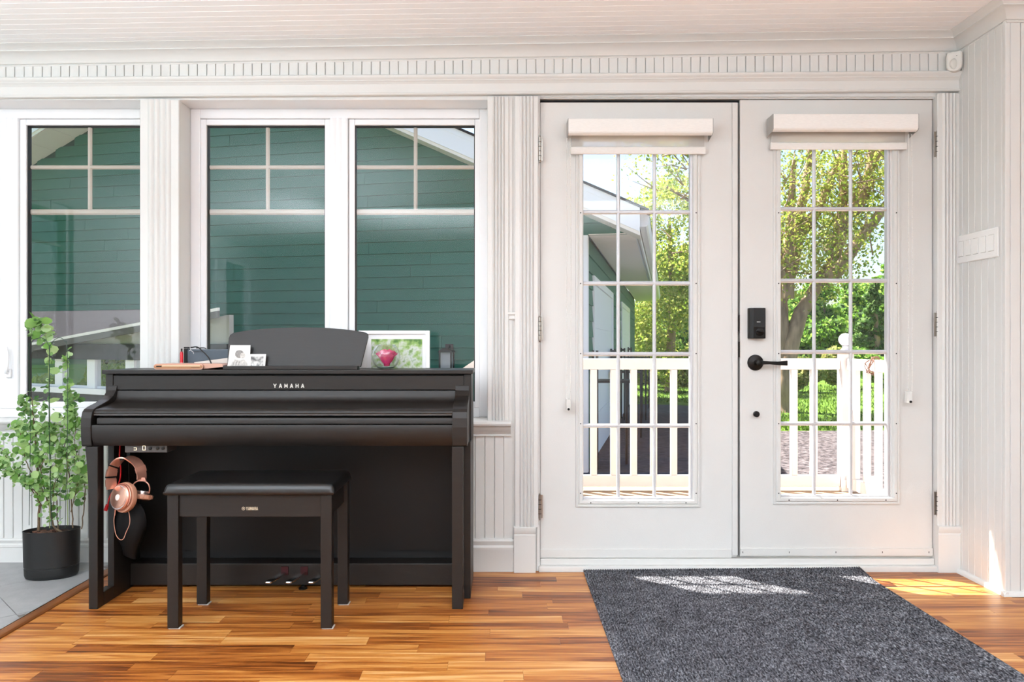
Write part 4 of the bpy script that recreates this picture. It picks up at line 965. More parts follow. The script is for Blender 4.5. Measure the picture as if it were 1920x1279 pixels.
m.add(vs, fs).rot((0, 0, 0), 'Z', .3); m.v = [(x+pc[0], y+pc[1], z) for x, y, z in m.v]; m.build('soil', SOIL, plant, smooth=60)
CHIP = mat('bark_chip', '6d4a3a', .8, rnd=.4)
for k in range(26):
    a = r5.uniform(0, 2*PI); r = .1*math.sqrt(r5.random()); c = (pc[0]+r*math.cos(a), pc[1]+r*math.sin(a)*.55, ZT+.191)
    MB().box(-.009, .009, -.005, .005, -.002, .002).rot((0, 0, 0), 'Z', a*3).rot((0, 0, 0), 'Y', r5.uniform(-.4, .4)).build('bark_chip', CHIP, plant).location = c
WIRE = mat('green_wire', '1d3b2a', .4)
for pts in ([(54.5, 985, 3.16), (57, 800, 3.16), (54, 660, 3.15), (60, 641, 3.15), (70, 634.5, 3.15), (82, 635, 3.15), (90, 645, 3.15), (92.5, 665, 3.15), (93, 800, 3.16), (97, 985, 3.17)],
            [(97, 990, 3.14), (92, 800, 3.12), (93, 665, 3.12), (96, 646, 3.12), (104, 636, 3.12), (114, 633.5, 3.12), (122, 641, 3.12), (126, 656, 3.12), (126.5, 800, 3.12), (122, 990, 3.14)]):
    MB().tube(catm([(px(a, Y), Y, pz(b, Y)) for a, b, Y in pts], 6), .0013, 5).build('trellis_wire', WIRE, plant, smooth=60)
MB().tube([(px(72, 3.14), 3.14, pz(922, 3.14)), (px(127, 3.12), 3.13, pz(921, 3.13))], .0011, 5).build('trellis_wire', WIRE, plant, smooth=60)
STEM = mat('woody_stem', '6f5b45', .8, var=.3, vscale=80, bump=.5, bscale=100); STEMG = mat('green_stem', '93a36a', .6)
stems = [ # photo-measured paths (column, row, depth), radius, woody?, leaf size, leaves
 ([(72, 995, 3.2), (74, 930, 3.19), (70, 870, 3.18), (66, 820, 3.17), (62, 780, 3.16), (60, 745, 3.15)], .006, 1, .0125, 30),
 ([(118, 1000, 3.17), (100, 985, 3.17), (93, 950, 3.17), (84, 920, 3.17), (76, 880, 3.18), (70, 850, 3.19)], .005, 1, .012, 24),
 ([(108, 992, 3.22), (107, 930, 3.21), (110, 880, 3.2), (120, 840, 3.2), (128, 800, 3.19)], .003, 1, .0125, 26),
 ([(137, 990, 3.19), (134, 940, 3.19), (128, 880, 3.19), (124, 830, 3.19), (131, 790, 3.19), (138, 768, 3.19)], .003, 1, .012, 28),
 ([(153, 992, 3.16), (158, 950, 3.15), (160, 910, 3.15), (152, 880, 3.15), (143, 850, 3.15), (140, 820, 3.15), (146, 780, 3.15)], .0025, 1, .0135, 30),
 ([(93, 990, 3.16), (94, 900, 3.13), (94, 800, 3.12), (92, 740, 3.12), (91, 700, 3.12), (90, 660, 3.12), (84, 622, 3.12), (76, 604, 3.12), (66, 602, 3.12), (60, 612, 3.12), (59, 640, 3.12)], .0022, 0, .0195, 30),
 ([(127, 985, 3.17), (126, 880, 3.13), (126, 780, 3.12), (125, 720, 3.12), (122, 690, 3.12), (128, 660, 3.12)], .0018, 0, .0155, 24),
 ([(78, 950, 3.17), (60, 920, 3.15), (40, 900, 3.14), (22, 885, 3.13), (0, 868, 3.12), (-10, 862, 3.12)], .0028, 1, .0125, 26),
 ([(74, 930, 3.15), (50, 905, 3.14), (30, 890, 3.14), (15, 870, 3.13), (8, 850, 3.13), (0, 830, 3.13), (-6, 815, 3.13)], .0022, 1, .0125, 16),
 ([(74, 900, 3.18), (55, 880, 3.17), (45, 850, 3.17), (40, 820, 3.17), (36, 800, 3.17), (48, 790, 3.17)], .0025, 1, .0145, 26),
 ([(52, 850, 3.15), (60, 822, 3.14), (80, 805, 3.13), (100, 797, 3.12), (118, 795, 3.12)], .002, 1, .0165, 14),
 ([(76, 880, 3.15), (90, 845, 3.14), (104, 830, 3.13), (106, 812, 3.13)], .002, 1, .014, 12),
 ([(85, 930, 3.14), (70, 900, 3.12), (58, 905, 3.11), (45, 895, 3.1)], .002, 1, .0135, 26),
 ([(100, 950, 3.15), (102, 910, 3.12), (106, 880, 3.11), (102, 850, 3.1)], .002, 1, .0150, 22),
 ([(134, 960, 3.13), (142, 920, 3.11), (146, 890, 3.1), (138, 860, 3.1)], .002, 1, .0155, 22),
 ([(127, 800, 3.14), (135, 770, 3.13), (138, 745, 3.13), (130, 735, 3.12)], .0015, 0, .013, 16),
 ([(66, 820, 3.14), (52, 800, 3.13), (46, 770, 3.13), (40, 745, 3.13)], .0016, 0, .0115, 16),
 ([(90, 860, 3.13), (86, 820, 3.12), (84, 785, 3.12), (80, 760, 3.12)], .0018, 0, .018, 12),
]
LEAF = leaf_mat('round_leaf', ['557f38', '8ab85c', 'aed47e', 'cfe8a4', '76a452'], .6, .55, obj_rand=True)
LEAFS = leaf_mat('small_leaf', ['48703a', '7aa25c', 'a2c284', 'c0d8a4'], .5, .6)
def leaf_geo(nn=8, cup=.18):
    vs = [(0, 0, 0)]+[(.5+.5*math.cos(2*PI*k/nn+PI) if 1 else 0, .46*math.sin(2*PI*k/nn+PI), cup*(abs(math.sin(2*PI*k/nn+PI)))*.5) for k in range(nn)]
    vs[0] = (.5, 0, -.02)
    return vs, [(0, 1+k, 1+(k+1) % nn) for k in range(nn)]
lv_, lf_ = leaf_geo()
lm = bpy.data.meshes.new('leaf'); lm.from_pydata(lv_, [], lf_); lm.materials.append(LEAF); lm.polygons.foreach_set('use_smooth', [True]*len(lm.polygons))
rl = random.Random(11); n_leaf = 0; small = MB()
def leaf_mat4(pos, size):
    az = rl.uniform(0, 2*PI); el = rl.uniform(-.5, .9); roll = rl.uniform(-.8, .8)
    M = Matrix.Translation(pos) @ Matrix.Rotation(az, 4, 'Z') @ Matrix.Rotation(-el, 4, 'Y') @ Matrix.Rotation(roll, 4, 'X') @ Matrix.Scale(size*2, 4)
    if rl.random() < .55: # face the room like leaves turned to light
        M = Matrix.Translation(pos) @ Matrix.Rotation(rl.uniform(-.5, .5), 4, 'Z') @ Matrix.Rotation(rl.uniform(.9, 1.5), 4, 'X') @ Matrix.Rotation(rl.uniform(0, 2*PI), 4, 'Z') @ Matrix.Scale(size*2, 4)
    return M
tips = []
for pts, r, woody, sz, cnt in stems:
    P = catm([(px(a, Y+.05), Y+.05, pz(b, Y+.05)) for a, b, Y in pts], 6); nP = len(P)
    if woody: P = [p+Vector((rl.uniform(-.002, .002), rl.uniform(-.003, .003), 0)) for p in P]
    MB().tube(P, [max(r*(1-.72*i/nP), .0009) for i in range(nP)], 7).build('stem', STEM if woody else STEMG, plant, smooth=60)
    for k in range(int(cnt*1.0)):
        t_ = rl.uniform(.30 if woody and r > .0024 else .1, 1); i = min(int(t_*(nP-1)), nP-2); p = P[i].lerp(P[i+1], rl.random())
        off = Vector((rl.uniform(-1, 1), rl.uniform(-1, 1), rl.uniform(-.6, .6)))*(.022 if woody else .014)
        s_ = sz*rl.uniform(.8, 1.35)
        if n_leaf < 298 and k < cnt*.82:
            o = bpy.data.objects.new('leaf', lm); C.objects.link(o); o.matrix_world = leaf_mat4(p+off, s_); o.parent = plant; o.matrix_parent_inverse = Matrix.Translation(-T(plant)); n_leaf += 1
        else:
            M = leaf_mat4(p+off, s_*.9); small.add([tuple(M @ Vector(v)) for v in lv_], lf_)
        tips.append(p)
    for k in range(int(cnt*2.3)):
        p = P[rl.randrange(int(nP*.25), nP)]; off = Vector((rl.uniform(-1, 1), rl.uniform(-1, 1), rl.uniform(-.8, .8)))*.034*(1 if woody else .35)
        M = leaf_mat4(p+off, rl.uniform(.006, .0115)); small.add([tuple(M @ Vector(v)) for v in lv_], lf_)
        if k % 5 == 0: pass
small.build('small_leaves', LEAFS, plant, kind='stuff')
tw = MB()
for k in range(70):
    p = rl.choice(tips); q = p+Vector((rl.uniform(-1, 1)*.03, rl.uniform(-1, 1)*.02, rl.uniform(0, 1)*.03)); tw.tube([p, (p+q)/2+Vector((0, 0, .003)), q], .0008, 4)
tw.build('twigs', STEM, plant, kind='stuff')

# ================================================================== OUTSIDE: GROUND
ZG = -.50
def ground_mat(name, cols, scale, detail=8, rough=.95, lo=.35, hi=.65, bump=.6):
    m = bpy.data.materials.new(name); m.use_nodes = True; t = m.node_tree; N, L = t.nodes, t.links; b = N['Principled BSDF']; b.inputs['Roughness'].default_value = rough; b.inputs['Specular IOR Level'].default_value = .15
    tc = N.new('ShaderNodeTexCoord'); n = N.new('ShaderNodeTexNoise'); n.inputs['Scale'].default_value = scale; n.inputs['Detail'].default_value = detail; n.inputs['Roughness'].default_value = .7
    L.new(tc.outputs['Object'], n.inputs[0]); cr = N.new('ShaderNodeValToRGB'); e = cr.color_ramp.elements
    for i, c in enumerate(cols):
        p = lo+(hi-lo)*i/(len(cols)-1); el = e[i] if i < 2 else e.new(p)
        el.position = p; el.color = (*lin(c), 1)
    L.new(n.outputs[0], cr.inputs[0]); L.new(cr.outputs[0], b.inputs['Base Color'])
    bp = N.new('ShaderNodeBump'); bp.inputs['Strength'].default_value = bump; bp.inputs['Distance'].default_value = .03; L.new(n.outputs[0], bp.inputs['Height']); L.new(bp.outputs[0], b.inputs['Normal'])
    return m
GRAVEL = ground_mat('gravel', ['1b191b', '453f41', '675f61', '81797a'], 14, 6)
LAWN = ground_mat('lawn_grass', ['25390f', '425f1a', '597527', '6b8532'], 2.2, 12, lo=.3)
ASPH = ground_mat('asphalt', ['3a3c42', '4a4c53', '585a62'], 10, 8)
def flat(name, pts, z, m, th=.04):
    return MB().prism(pts, 'z', z-th, z).build(name, m, kind='structure')
flat('ground', [(-60, yo+.05), (60, yo+.05), (60, 90), (-60, 90)], ZG-.02, LAWN)
flat('gravel_yard', [(2.7, 4.0), (22, 4.0), (26, 13.6), (14, 13.9), (8.0, 13.2), (4.0, 13.0), (3.1, 8)], ZG, GRAVEL, .03)
flat('driveway', [(-1, 4.0), (2.9, 4.0), (3.2, 8), (3.75, 13.4), (5.4, 17.6), (4.2, 18.6), (1.5, 19.3), (-1, 19.3)], ZG+.006, ASPH, .03)
PATIO = ground_mat('patio_concrete', ['4a4845', '605e5a', '74716d'], 6, 6)
flat('patio', [(-10, yo+.06), (-1.05, yo+.06), (-1.05, 8.9), (-10, 10.6)], ZG, PATIO, .03)  # unseen grey ground added to keep green lawn bounce off the lean-to
flat('yard_left', [(-60, -20), (-5.4, -20), (-5.4, yo+.04), (-60, yo+.04)], ZG, LAWN)
# grass tufts on the lawn in view
GRASS = leaf_mat('grass_blade', ['365218', '567526', '738e36', '869e46'], .3, .7)
r = np.random.default_rng(3); ng = 26000
gx = r.uniform(2, 20, ng); gy = 13.3+r.random(ng)**1.6*14; keep = ~((gx < 5.2+(gy-17.6)*0) & (gy < 19.4) & (gx < 3.7+(gy-13.4)*.42)); gx, gy = gx[keep], gy[keep]; ng = len(gx)
a = r.uniform(0, PI, ng); h = r.uniform(.04, .10, ng); w = .018
V = np.zeros((ng, 3, 3)); dx = np.cos(a)*w; dy = np.sin(a)*w; l1, l2 = r.normal(0, .03, ng), r.normal(0, .03, ng)
V[:, 0] = np.stack([gx-dx, gy-dy, np.full(ng, ZG-.02)], 1); V[:, 1] = np.stack([gx+dx, gy+dy, np.full(ng, ZG-.02)], 1); V[:, 2] = np.stack([gx+l1, gy+l2, ZG-.02+h], 1)
def np_mesh(name, V, k, m, parent=None, kind='stuff'):
    n = len(V); me = bpy.data.meshes.new(name); me.vertices.add(n*k); c = V.reshape(-1, 3).mean(0); me.vertices.foreach_set('co', (V.reshape(-1, 3)-c).ravel().astype(np.float32))
    me.loops.add(n*k); me.loops.foreach_set('vertex_index', np.arange(n*k, dtype=np.int32)); me.polygons.add(n)
    me.polygons.foreach_set('loop_start', np.arange(0, n*k, k, dtype=np.int32)); me.polygons.foreach_set('loop_total', np.full(n, k, dtype=np.int32)); me.update(calc_edges=True)
    me.materials.append(m); o = bpy.data.objects.new(name, me); C.objects.link(o); o.location = c; WORLD[o.name] = Vector(c)
    if parent: o.parent = parent; o.matrix_parent_inverse = Matrix.Translation(-T(parent))
    if kind: o['kind'] = kind
    return o
go = np_mesh('lawn_blades', V, 3, GRASS); tag(go, 'sunlit green grass blades on the lawn beyond the driveway', 'grass')

# ================================================================== GARAGE
TH = math.atan(.222); ct, st = math.cos(TH), math.sin(TH); CX, CY = 1.0, 8.8
def G(u, v, z): return (CX-u*ct+v*st, CY+u*st+v*ct, z)        # u: to the left along the gable wall, v: away along the side wall
SIDE = mat('green_siding', '1f6450', .6, var=.10, vscale=10, stretch=(1, 1, 14), bump=.5, bscale=60, rnd=.05)
TRIM = mat('white_fascia', 'f4f3f6', .5); SOFF = mat('beige_soffit', 'efe8e2', .6); SHING = mat('dark_shingle', '28272c', .95, spec=.08, var=.4, vscale=30, bump=.8, bscale=40)
gar = thing('garage', (CX, CY, ZG), 'green sided garage with white trim and gable roof across the driveway', 'building')
def gm(): return MB(G)
zw, sl_, U = 2.30, .475, 9.9
def rake(u): return 2.54+sl_*(u if u < U/2 else U-u)
gm().prism([(0.02, ZG), (0.02, rake(.02)), (U/2, rake(U/2)), (U-.02, rake(U-.02)), (U-.02, ZG)], 'y', .02, .12).build('front_wall', mat('sheathing', '26473c', .8), gar)
gm().box(.02, .12, .121, 13.55, ZG, 2.35).build('side_wall', bpy.data.materials['sheathing'], gar)
gm().box(U-.12, U-.02, .121, 13.55, ZG, 2.35).build('side_wall', bpy.data.materials['sheathing'], gar)
gm().prism([(.02, ZG), (.02, 2.5), (U/2, rake(U/2)), (U-.02, 2.5), (U-.02, ZG)], 'y', 13.46, 13.6).build('rear_wall', bpy.data.materials['sheathing'], gar)
# lap boards on the gable wall, split at random joints
EX = .147; z = ZG; rg = random.Random(9)
while z < rake(U/2)-.05:
    zt = z+EX; um = max((z-2.54)/sl_-.05, -.62 if z > zw-.02 else 0.0)
    if z < zw-.02: um = .09
    u = um; u_end = U-um-.3 if z > 1.9 else 8.9
    first = True
    while u < u_end-.1:
        L_ = rg.uniform(1.6, 3.66) if first else 3.66; first = False
        u1 = min(u+L_, u_end)
        gm().prism([(.02, z), (.003, z), (.012, zt-.002), (.012, zt+.01), (.02, zt+.01)], 'x', u+.001, u1-.002).build('siding_board', SIDE, gar) if False else None
        P = [(u+.001, -.009, z+.004), (u1-.003, -.009, z+.004), (u1-.003, .004, zt), (u+.001, .004, zt), (u+.001, .0195, z+.001), (u1-.002, .0195, z+.001), (u1-.002, .0195, zt), (u+.001, .0195, zt)]
        gm().add(P, [(0, 1, 2, 3), (7, 6, 5, 4), (0, 4, 5, 1), (1, 5, 6, 2), (2, 6, 7, 3), (3, 7, 4, 0)]).build('siding_board', SIDE, gar)
        u = u1
    z = zt
# boards on the driveway side, cut by the garage doors
doors = ((.92, 4.18), (6.96, 10.1)); DZ = 1.80
z = ZG
while z < zw:
    zt = z+.2
    segs = [(.09, 13.5)] if z > DZ+.09 else [(.09, doors[0][0]-.12), (doors[0][1]+.12, doors[1][0]-.12), (doors[1][1]+.12, 13.5)]
    for a, b in segs:
        v = a
        while v < b-.05:
            v1 = min(v+3.66, b)
            P = [(-.009, v+.001, z+.004), (-.009, v1-.003, z+.004), (.006, v1-.002, min(zt, zw)), (.006, v+.001, min(zt, zw)), (.0195, v+.001, z+.001), (.0195, v1-.002, z+.001), (.0195, v1-.002, min(zt, zw)), (.0195, v+.001, min(zt, zw))]
            gm().add(P, [(0, 1, 2, 3), (7, 6, 5, 4), (0, 4, 5, 1), (1, 5, 6, 2), (2, 6, 7, 3), (3, 7, 4, 0)]).build('siding_board', SIDE, gar); v = v1
    z = zt
gm().box(-.016, .085, -.022, -.0095, ZG, zw).build('corner_board', TRIM, gar); gm().box(-.022, -.0095, -.0094, .085, ZG, zw).build('corner_board', TRIM, gar)
for a, b in doors:
    dr = gm().box(-.006, .019, a, b, ZG+.01, DZ).build('garage_door', mat('garage_door_white', 'dadde2', .5), gar) if False else None
    root = gm().box(.010, .019, a, b, ZG+.01, DZ).build('garage_door', mat('garage_door_white', 'f2f3f6', .5), gar)
    for k in range(4):
        z0 = ZG+.01+k*(DZ-ZG-.01)/4; gm().box(-.002, .0095, a+.004, b-.004, z0+.004, z0+(DZ-ZG-.01)/4-.004).build('door_section', bpy.data.materials['garage_door_white'], root)
    for x0, x1, z0, z1 in ((a-.12, a, ZG, DZ+.1), (b, b+.12, ZG, DZ+.1), (a, b, DZ, DZ+.1)):
        gm().box(-.022, .019, x0, x1, z0, z1).build('casing', TRIM, gar)
# boxed eave: soffit panels, fascia, gutter
sof = gm().box(-.60, -.03, -.02, 13.9, zw, zw+.01).build('soffit', SOFF, gar)
rb = gm(); v = 0
while v < 13.8: rb.prism([(v, zw), (v+.012, zw-.006), (v+.05, zw-.006), (v+.062, zw)], 'x', -.595, -.035) if False else rb.box(-.595, -.035, v, v+.055, zw-.006, zw-.0005); v += .068
rb.build('soffit_ribs', SOFF, gar, kind='stuff')
gm().box(-.62, -.601, -.03, 13.9, zw-.03, zw+.19).build('fascia', TRIM, gar)
gm().prism([(-.72, zw+.06), (-.74, zw+.18), (-.63, zw+.18), (-.63, zw+.04), (-.70, zw+.04)], 'y', -.25, 13.9).build('gutter', TRIM, gar, smooth=30)
# rake overhang on the front: soffit strips, fascia board, drip edge and roof
OV = .50
for side in (0, 1):
    q = (lambda u: u) if side == 0 else (lambda u: U-u)
    a, b = -.64, U/2
    def sloped(name, y0, y1, h0, h1, m_, a=a, b=b):
        pts = []
        for u in (a, b):
            zz_ = 2.54+sl_*u
            for (v_, h_) in ((y0, h0), (y1, h0), (y1, h1), (y0, h1)): pts.append((q(u), v_, zz_+h_))
        return gm().add(pts, [(0, 1, 2, 3), (4, 5, 6, 7), (0, 1, 5, 4), (1, 2, 6, 5), (2, 3, 7, 6), (3, 0, 4, 7)]).build(name, m_, gar)
    sloped('rake_soffit', -OV, .05, -.012, 0, SOFF)
    n_ = 16
    for k in range(n_):
        aa_ = a+(b-a)*k/n_
        sloped('soffit_panel', -OV+.03, -.02, -.018, -.0125, SOFF, aa_+.008, a+(b-a)*(k+1)/n_-.008)
    sloped('rake_trim', -OV-.012, -OV, -.03, .01, SOFF)
    sloped('rake_fascia', -OV-.03, -OV-.0125, .0105, .27, TRIM)
    sloped('drip_board', -OV-.036, -OV-.0305, .2, .272, TRIM)
    sloped('roof', -OV-.06, 13.95, .2725, .30, SHING, -.74, b)
    sloped('roof_deck', -OV, 13.9, .02, .268, TRIM, -.58, b)
gm().box(-.60, .0, -.005, .019, zw+.012, 2.40).build('eave_end', SIDE, gar) if False else None
# no lamp is built for the recessed-light reflection beside the gable
# wall lantern on the siding
Lc = (.0, .0)
u_l = None
def wall_u(col):                                 # u of a photo column on the gable wall
    k = (col-X0)/F; return (CX-k*CY)/(ct+k*st)
ul = wall_u(843); YL = G(ul, 0, 0)[1]
lan = thing('wall_lantern', G(ul, -.06, pz(668, YL)), 'dark bronze wall lantern on the green siding, right of the picture frame', 'lantern')
LB = mat('lantern_bronze', '2d2927', .5, .4)
zt_, zb_ = pz(645, YL), pz(700, YL); ww = 28/F*YL/2
gm().box(ul-.05, ul+.05, -.02, -.006, zt_-.12, zt_).build('back_plate', LB, lan, bevel=.003)
gm().box(ul-.02, ul+.02, -.09, -.0205, zt_-.06, zt_-.02).build('arm', LB, lan, bevel=.003)
gm().prism([(ul-ww, zt_-.10), (ul-ww+.02, zt_-.075), (ul-.03, zt_-.05), (ul+.03, zt_-.05), (ul+ww-.02, zt_-.075), (ul+ww, zt_-.10)], 'y', -.20, -.05).build('hood', LB, lan)
for du in (-ww+.012, ww-.028):
    for v_ in (-.19, -.076): gm().box(ul+du, ul+du+.016, v_, v_+.016, zb_, zt_-.101).build('post', LB, lan)
gm().box(ul-ww+.01, ul+ww-.01, -.19, -.06, zb_-.02, zb_-.0005).build('base', LB, lan)
gm().box(ul-ww+.03, ul+ww-.03, -.172, -.08, zb_+.001, zt_-.103).build('glass', mat('frosted_glass', 'cfd2d6', .3, trans=.5), lan)
# ---- low lean-to in front of the garage
SH2 = SHING
A_, B_ = (px(430, 6.8), 6.8, pz(580, 6.8)), (px(40, 8.3), 8.3, pz(652, 8.3))
C_, D_ = (px(-60, 10.2), 10.2, pz(586, 10.2)), (px(300, 9.4), 9.4, pz(583, 9.4))
lt = thing('lean_to', (-3.5, 7.5, ZG), 'low lean-to porch with dark shingle roof and white windows before the green wall', 'shed')
d = (Vector(A_)-Vector(B_)); ln = d.length; e = d/ln; eh = Vector((e.x, e.y, 0)).normalized(); nrm = Vector((eh.y, -eh.x, 0))   # points to the camera
def lt_q(name, m_, pts, th=.05, off=0.0, **k):
    vs = [Vector(p)+nrm*off for p in pts]; n = len(vs); vs2 = [v-nrm*th for v in vs]
    return MB().add([tuple(v) for v in vs+vs2], [tuple(range(n)), tuple(range(2*n-1, n-1, -1))]+[(i, (i+1) % n, (i+1) % n+n, i+n) for i in range(n)]).build(name, m_, lt, **k)
up = Vector((0, 0, 1))
rf = [Vector(A_)+nrm*.12, Vector(B_)+nrm*.12, Vector(C_), Vector(D_)]
MB().add([tuple(v) for v in rf]+[tuple(v-up*.03) for v in rf], [(0, 1, 2, 3), (7, 6, 5, 4), (0, 4, 5, 1), (1, 5, 6, 2), (2, 6, 7, 3), (3, 7, 4, 0)]).build('roof', SHING, lt)
for k in range(1, 9):     # shingle courses: raised strips on the roof
    t0 = k/9; a0 = rf[0].lerp(rf[3], t0); b0 = rf[1].lerp(rf[2], t0); a1 = rf[0].lerp(rf[3], t0+.10); b1 = rf[1].lerp(rf[2], t0+.10)
    vs = [a0+up*.002, b0+up*.002, b0+up*.022, a0+up*.022, a1+up*.004, b1+up*.004]
    MB().add([tuple(v) for v in vs], [(0, 1, 2, 3), (3, 2, 5, 4), (0, 3, 4), (1, 5, 2), (0, 4, 5, 1)]).build('shingle_course', SHING, lt)
Av, Bv = Vector(A_), Vector(B_)
def wallpt(t, z): p = Bv.lerp(Av, t); return Vector((p.x, p.y, z))
GF = mat('grey_fascia', '5c5654', .6); GP = mat('grey_panel', 'a9a8a2', .7, var=.08, vscale=6, bump=.3); DB = mat('dark_band', '3b3a3c', .8, var=.3, vscale=20)
lt_q('fascia', GF, [Bv+nrm*.13-up*.02, Av+nrm*.13-up*.02, Av+nrm*.13-up*.08, Bv+nrm*.13-up*.08], .02)
lt_q('fascia_edge', SOFF, [Bv+nrm*.13+up*.01, Av+nrm*.13+up*.01, Av+nrm*.13-up*.018, Bv+nrm*.13-up*.018], .02)
zA = lambda t: Bv.lerp(Av, t).z-.05
lt_q('header_panel', GP, [wallpt(.12, 1.02), wallpt(1, 1.02), wallpt(1, zA(1)), wallpt(.12, zA(.12))], .05)
lt_q('dark_band', DB, [wallpt(0, .86), wallpt(1, .86), wallpt(1, 1.018), wallpt(0, 1.018)], .10, .03)
lt_q('base_wall', DB, [wallpt(0, ZG), wallpt(1, ZG), wallpt(1, .50), wallpt(0, .50)], .08)
lt_q('sill', TRIM, [wallpt(0, .502), wallpt(1, .502), wallpt(1, .56), wallpt(0, .56)], .12, .04)
for t0, t1 in ((0, .02), (.19, .23), (.36, .40), (.55, .59), (.77, .81), (.97, 1)):
    lt_q('post', TRIM, [wallpt(t0, .562), wallpt(t1, .562), wallpt(t1, .858), wallpt(t0, .858)], .07)
for t0, t1 in ((.02, .19), (.23, .36), (.40, .55), (.59, .77), (.81, .97)):
    lt_q('pane', GLASS, [wallpt(t0, .562), wallpt(t1, .562), wallpt(t1, .858), wallpt(t0, .858)], .004, -.03)
    lt_q('window_frame', TRIM, [wallpt(t0+.002, .562), wallpt(t1-.002, .562), wallpt(t1-.002, .585), wallpt(t0+.002, .585)], .03, -.02)
# shrubs seen through the lean-to glazing are made with the trees

# ================================================================== DECK, RAILING
ZD = -.08
DECK = mat('deck_boards', 'a58a70', .7, var=.2, vscale=5, stretch=(2, 12, 1), bump=.5, rnd=.12)
deck = struct_root('deck', (1, 4.6, ZD)); y = yo+.06
while y < 5.70:
    MB().box(-.16, 2.72, y+.004, y+.136, ZD-.035, ZD).build('board', DECK, deck, key='deck'); y += .140
MB().box(-.16, 2.72, 5.66, 5.70, ZG, ZD-.036).build('rim_board', DECK, deck); MB().box(2.68, 2.72, yo+.06, 5.66, ZG, ZD-.036).build('rim_board', DECK, deck); MB().box(-.16, -.12, yo+.06, 5.66, ZG, ZD-.036).build('rim_board', DECK, deck)
RW = mat('railing_white', 'eae5e5', .5, var=.02, bump=.1)
Yr = 5.6; sr = 250.0
ral = thing('deck_railing', (1.1, Yr, ZD), 'white deck railing with square balusters running across behind both doors', 'railing')
MB().box(-.08, 2.535, Yr-.019, Yr+.019, pz(693, Yr), pz(672.5, Yr)).build('top_rail', RW, ral, bevel=.004)
MB().box(-.08, 2.535, Yr-.019, Yr+.019, pz(912, Yr), pz(890.5, Yr)).build('bottom_rail', RW, ral, bevel=.004)
for k in range(-6, 12):
    x = (1113+37.5*k-X0)/sr
    if -.04 < x < 2.46: MB().box(x-.0235, x+.0235, Yr-.0185, Yr+.0185, pz(890.2, Yr), pz(693.2, Yr)).build('baluster', RW, ral, bevel=.002, key='bal')
MB().box(-.15, -.085, Yr-.045, Yr+.045, ZD, .90).build('post', RW, ral, bevel=.004)
# corner post with ball finial
post = thing('corner_post', (2.58, Yr, ZD), 'white square deck post topped by a pearly ball', 'post')
MB().box(2.5365, 2.626, Yr-.045, Yr+.045, ZD, pz(664, Yr)).build('shaft', RW, post, bevel=.004)
MB().box(2.52, 2.642, Yr-.06, Yr+.06, pz(664, Yr)+.0005, pz(658, Yr)).build('cap', RW, post, bevel=.004)
MB().box(2.528, 2.634, Yr-.053, Yr-.0455, ZD, ZD+.09).build('skirt', RW, post, bevel=.004)
PEARL = mat('pearl_ball', 'e6dff0', .12, .15, coat=1.0)
fz = pz(637, Yr); MB().lathe([(.03, pz(658, Yr)), (.034, pz(656, Yr)), (.022, pz(653, Yr)), (.022, pz(649, Yr))], (2.58, Yr, 0), 'z', 20).build('neck', RW, post, smooth=40)
MB().sphere((2.58, Yr, fz), .049, 28, 18).build('ball', PEARL, post, smooth=60)
# side return coming back towards the house
rs = thing('side_railing', (2.58, 4.9, ZD), 'white side railing returning from the ball-topped post towards the house', 'railing')
MB().box(2.562, 2.60, 4.15, Yr-.0605, pz(693, Yr), pz(672.5, Yr)).build('top_rail', RW, rs, bevel=.004)
MB().box(2.562, 2.60, 4.15, Yr-.0605, pz(912, Yr), pz(890.5, Yr)).build('bottom_rail', RW, rs, bevel=.004)
y = 5.43
while y > 4.2:
    MB().box(2.5625, 2.5995, y-.0235, y+.0235, pz(890.2, Yr), pz(693.2, Yr)).build('baluster', RW, rs, bevel=.002, key='bal2'); y -= .16
MB().box(2.54, 2.62, 4.07, 4.149, ZD, .95).build('post', RW, rs, bevel=.004)
for x in (2.50, 2.46):
    o = MB().box(-.02, .02, -.009, .009, -.11, .11).rot((0, 0, 0), 'Y', -.25 if x < 2.48 else .2).build('brace', RW, rs); o.location = (x+.02, 5.02-(2.5-x)*2, ZD+.115)
TW = mat('dry_vine', '7a5240', .8)
m = MB(); rv = random.Random(2)
for k in range(7):
    c = Vector((px(1634, 5.2), 5.16, pz(686, 5.2))); pts = []
    for j in range(6): a = j*1.25+k; pts.append((c.x+.05*math.cos(a)+rv.uniform(-.02, .02), c.y+rv.uniform(-.05, .03), c.z+.055*math.sin(a)+rv.uniform(-.015, .015)))
    m.tube(catm(pts, 4), .0028, 5)
tag(m.build('vine_twig', TW, smooth=60), 'dry brown vine twig curled over the side railing', 'twig')
# stair handrail sloping away on the left of the deck
sr_ = thing('stair_rail', (-.6, 5.3, ZD), 'white sloping stair handrail just right of the wall lantern', 'railing')
zr = lambda x: .888-.67*(-.216-x)
vs = [(x, y_, zr(x)+h_) for h_ in (0, -.07) for x, y_ in ((-.155, Yr-.02), (-.155, Yr+.02), (-1.1, Yr+.02), (-1.1, Yr-.02))]
MB().add(vs, [(0, 1, 2, 3), (7, 6, 5, 4), (0, 4, 5, 1), (1, 5, 6, 2), (2, 6, 7, 3), (3, 7, 4, 0)]).build('handrail', RW, sr_)
MB().box(-1.13, -1.05, Yr-.045, Yr+.045, ZG, .33).build('post', RW, sr_, bevel=.004)
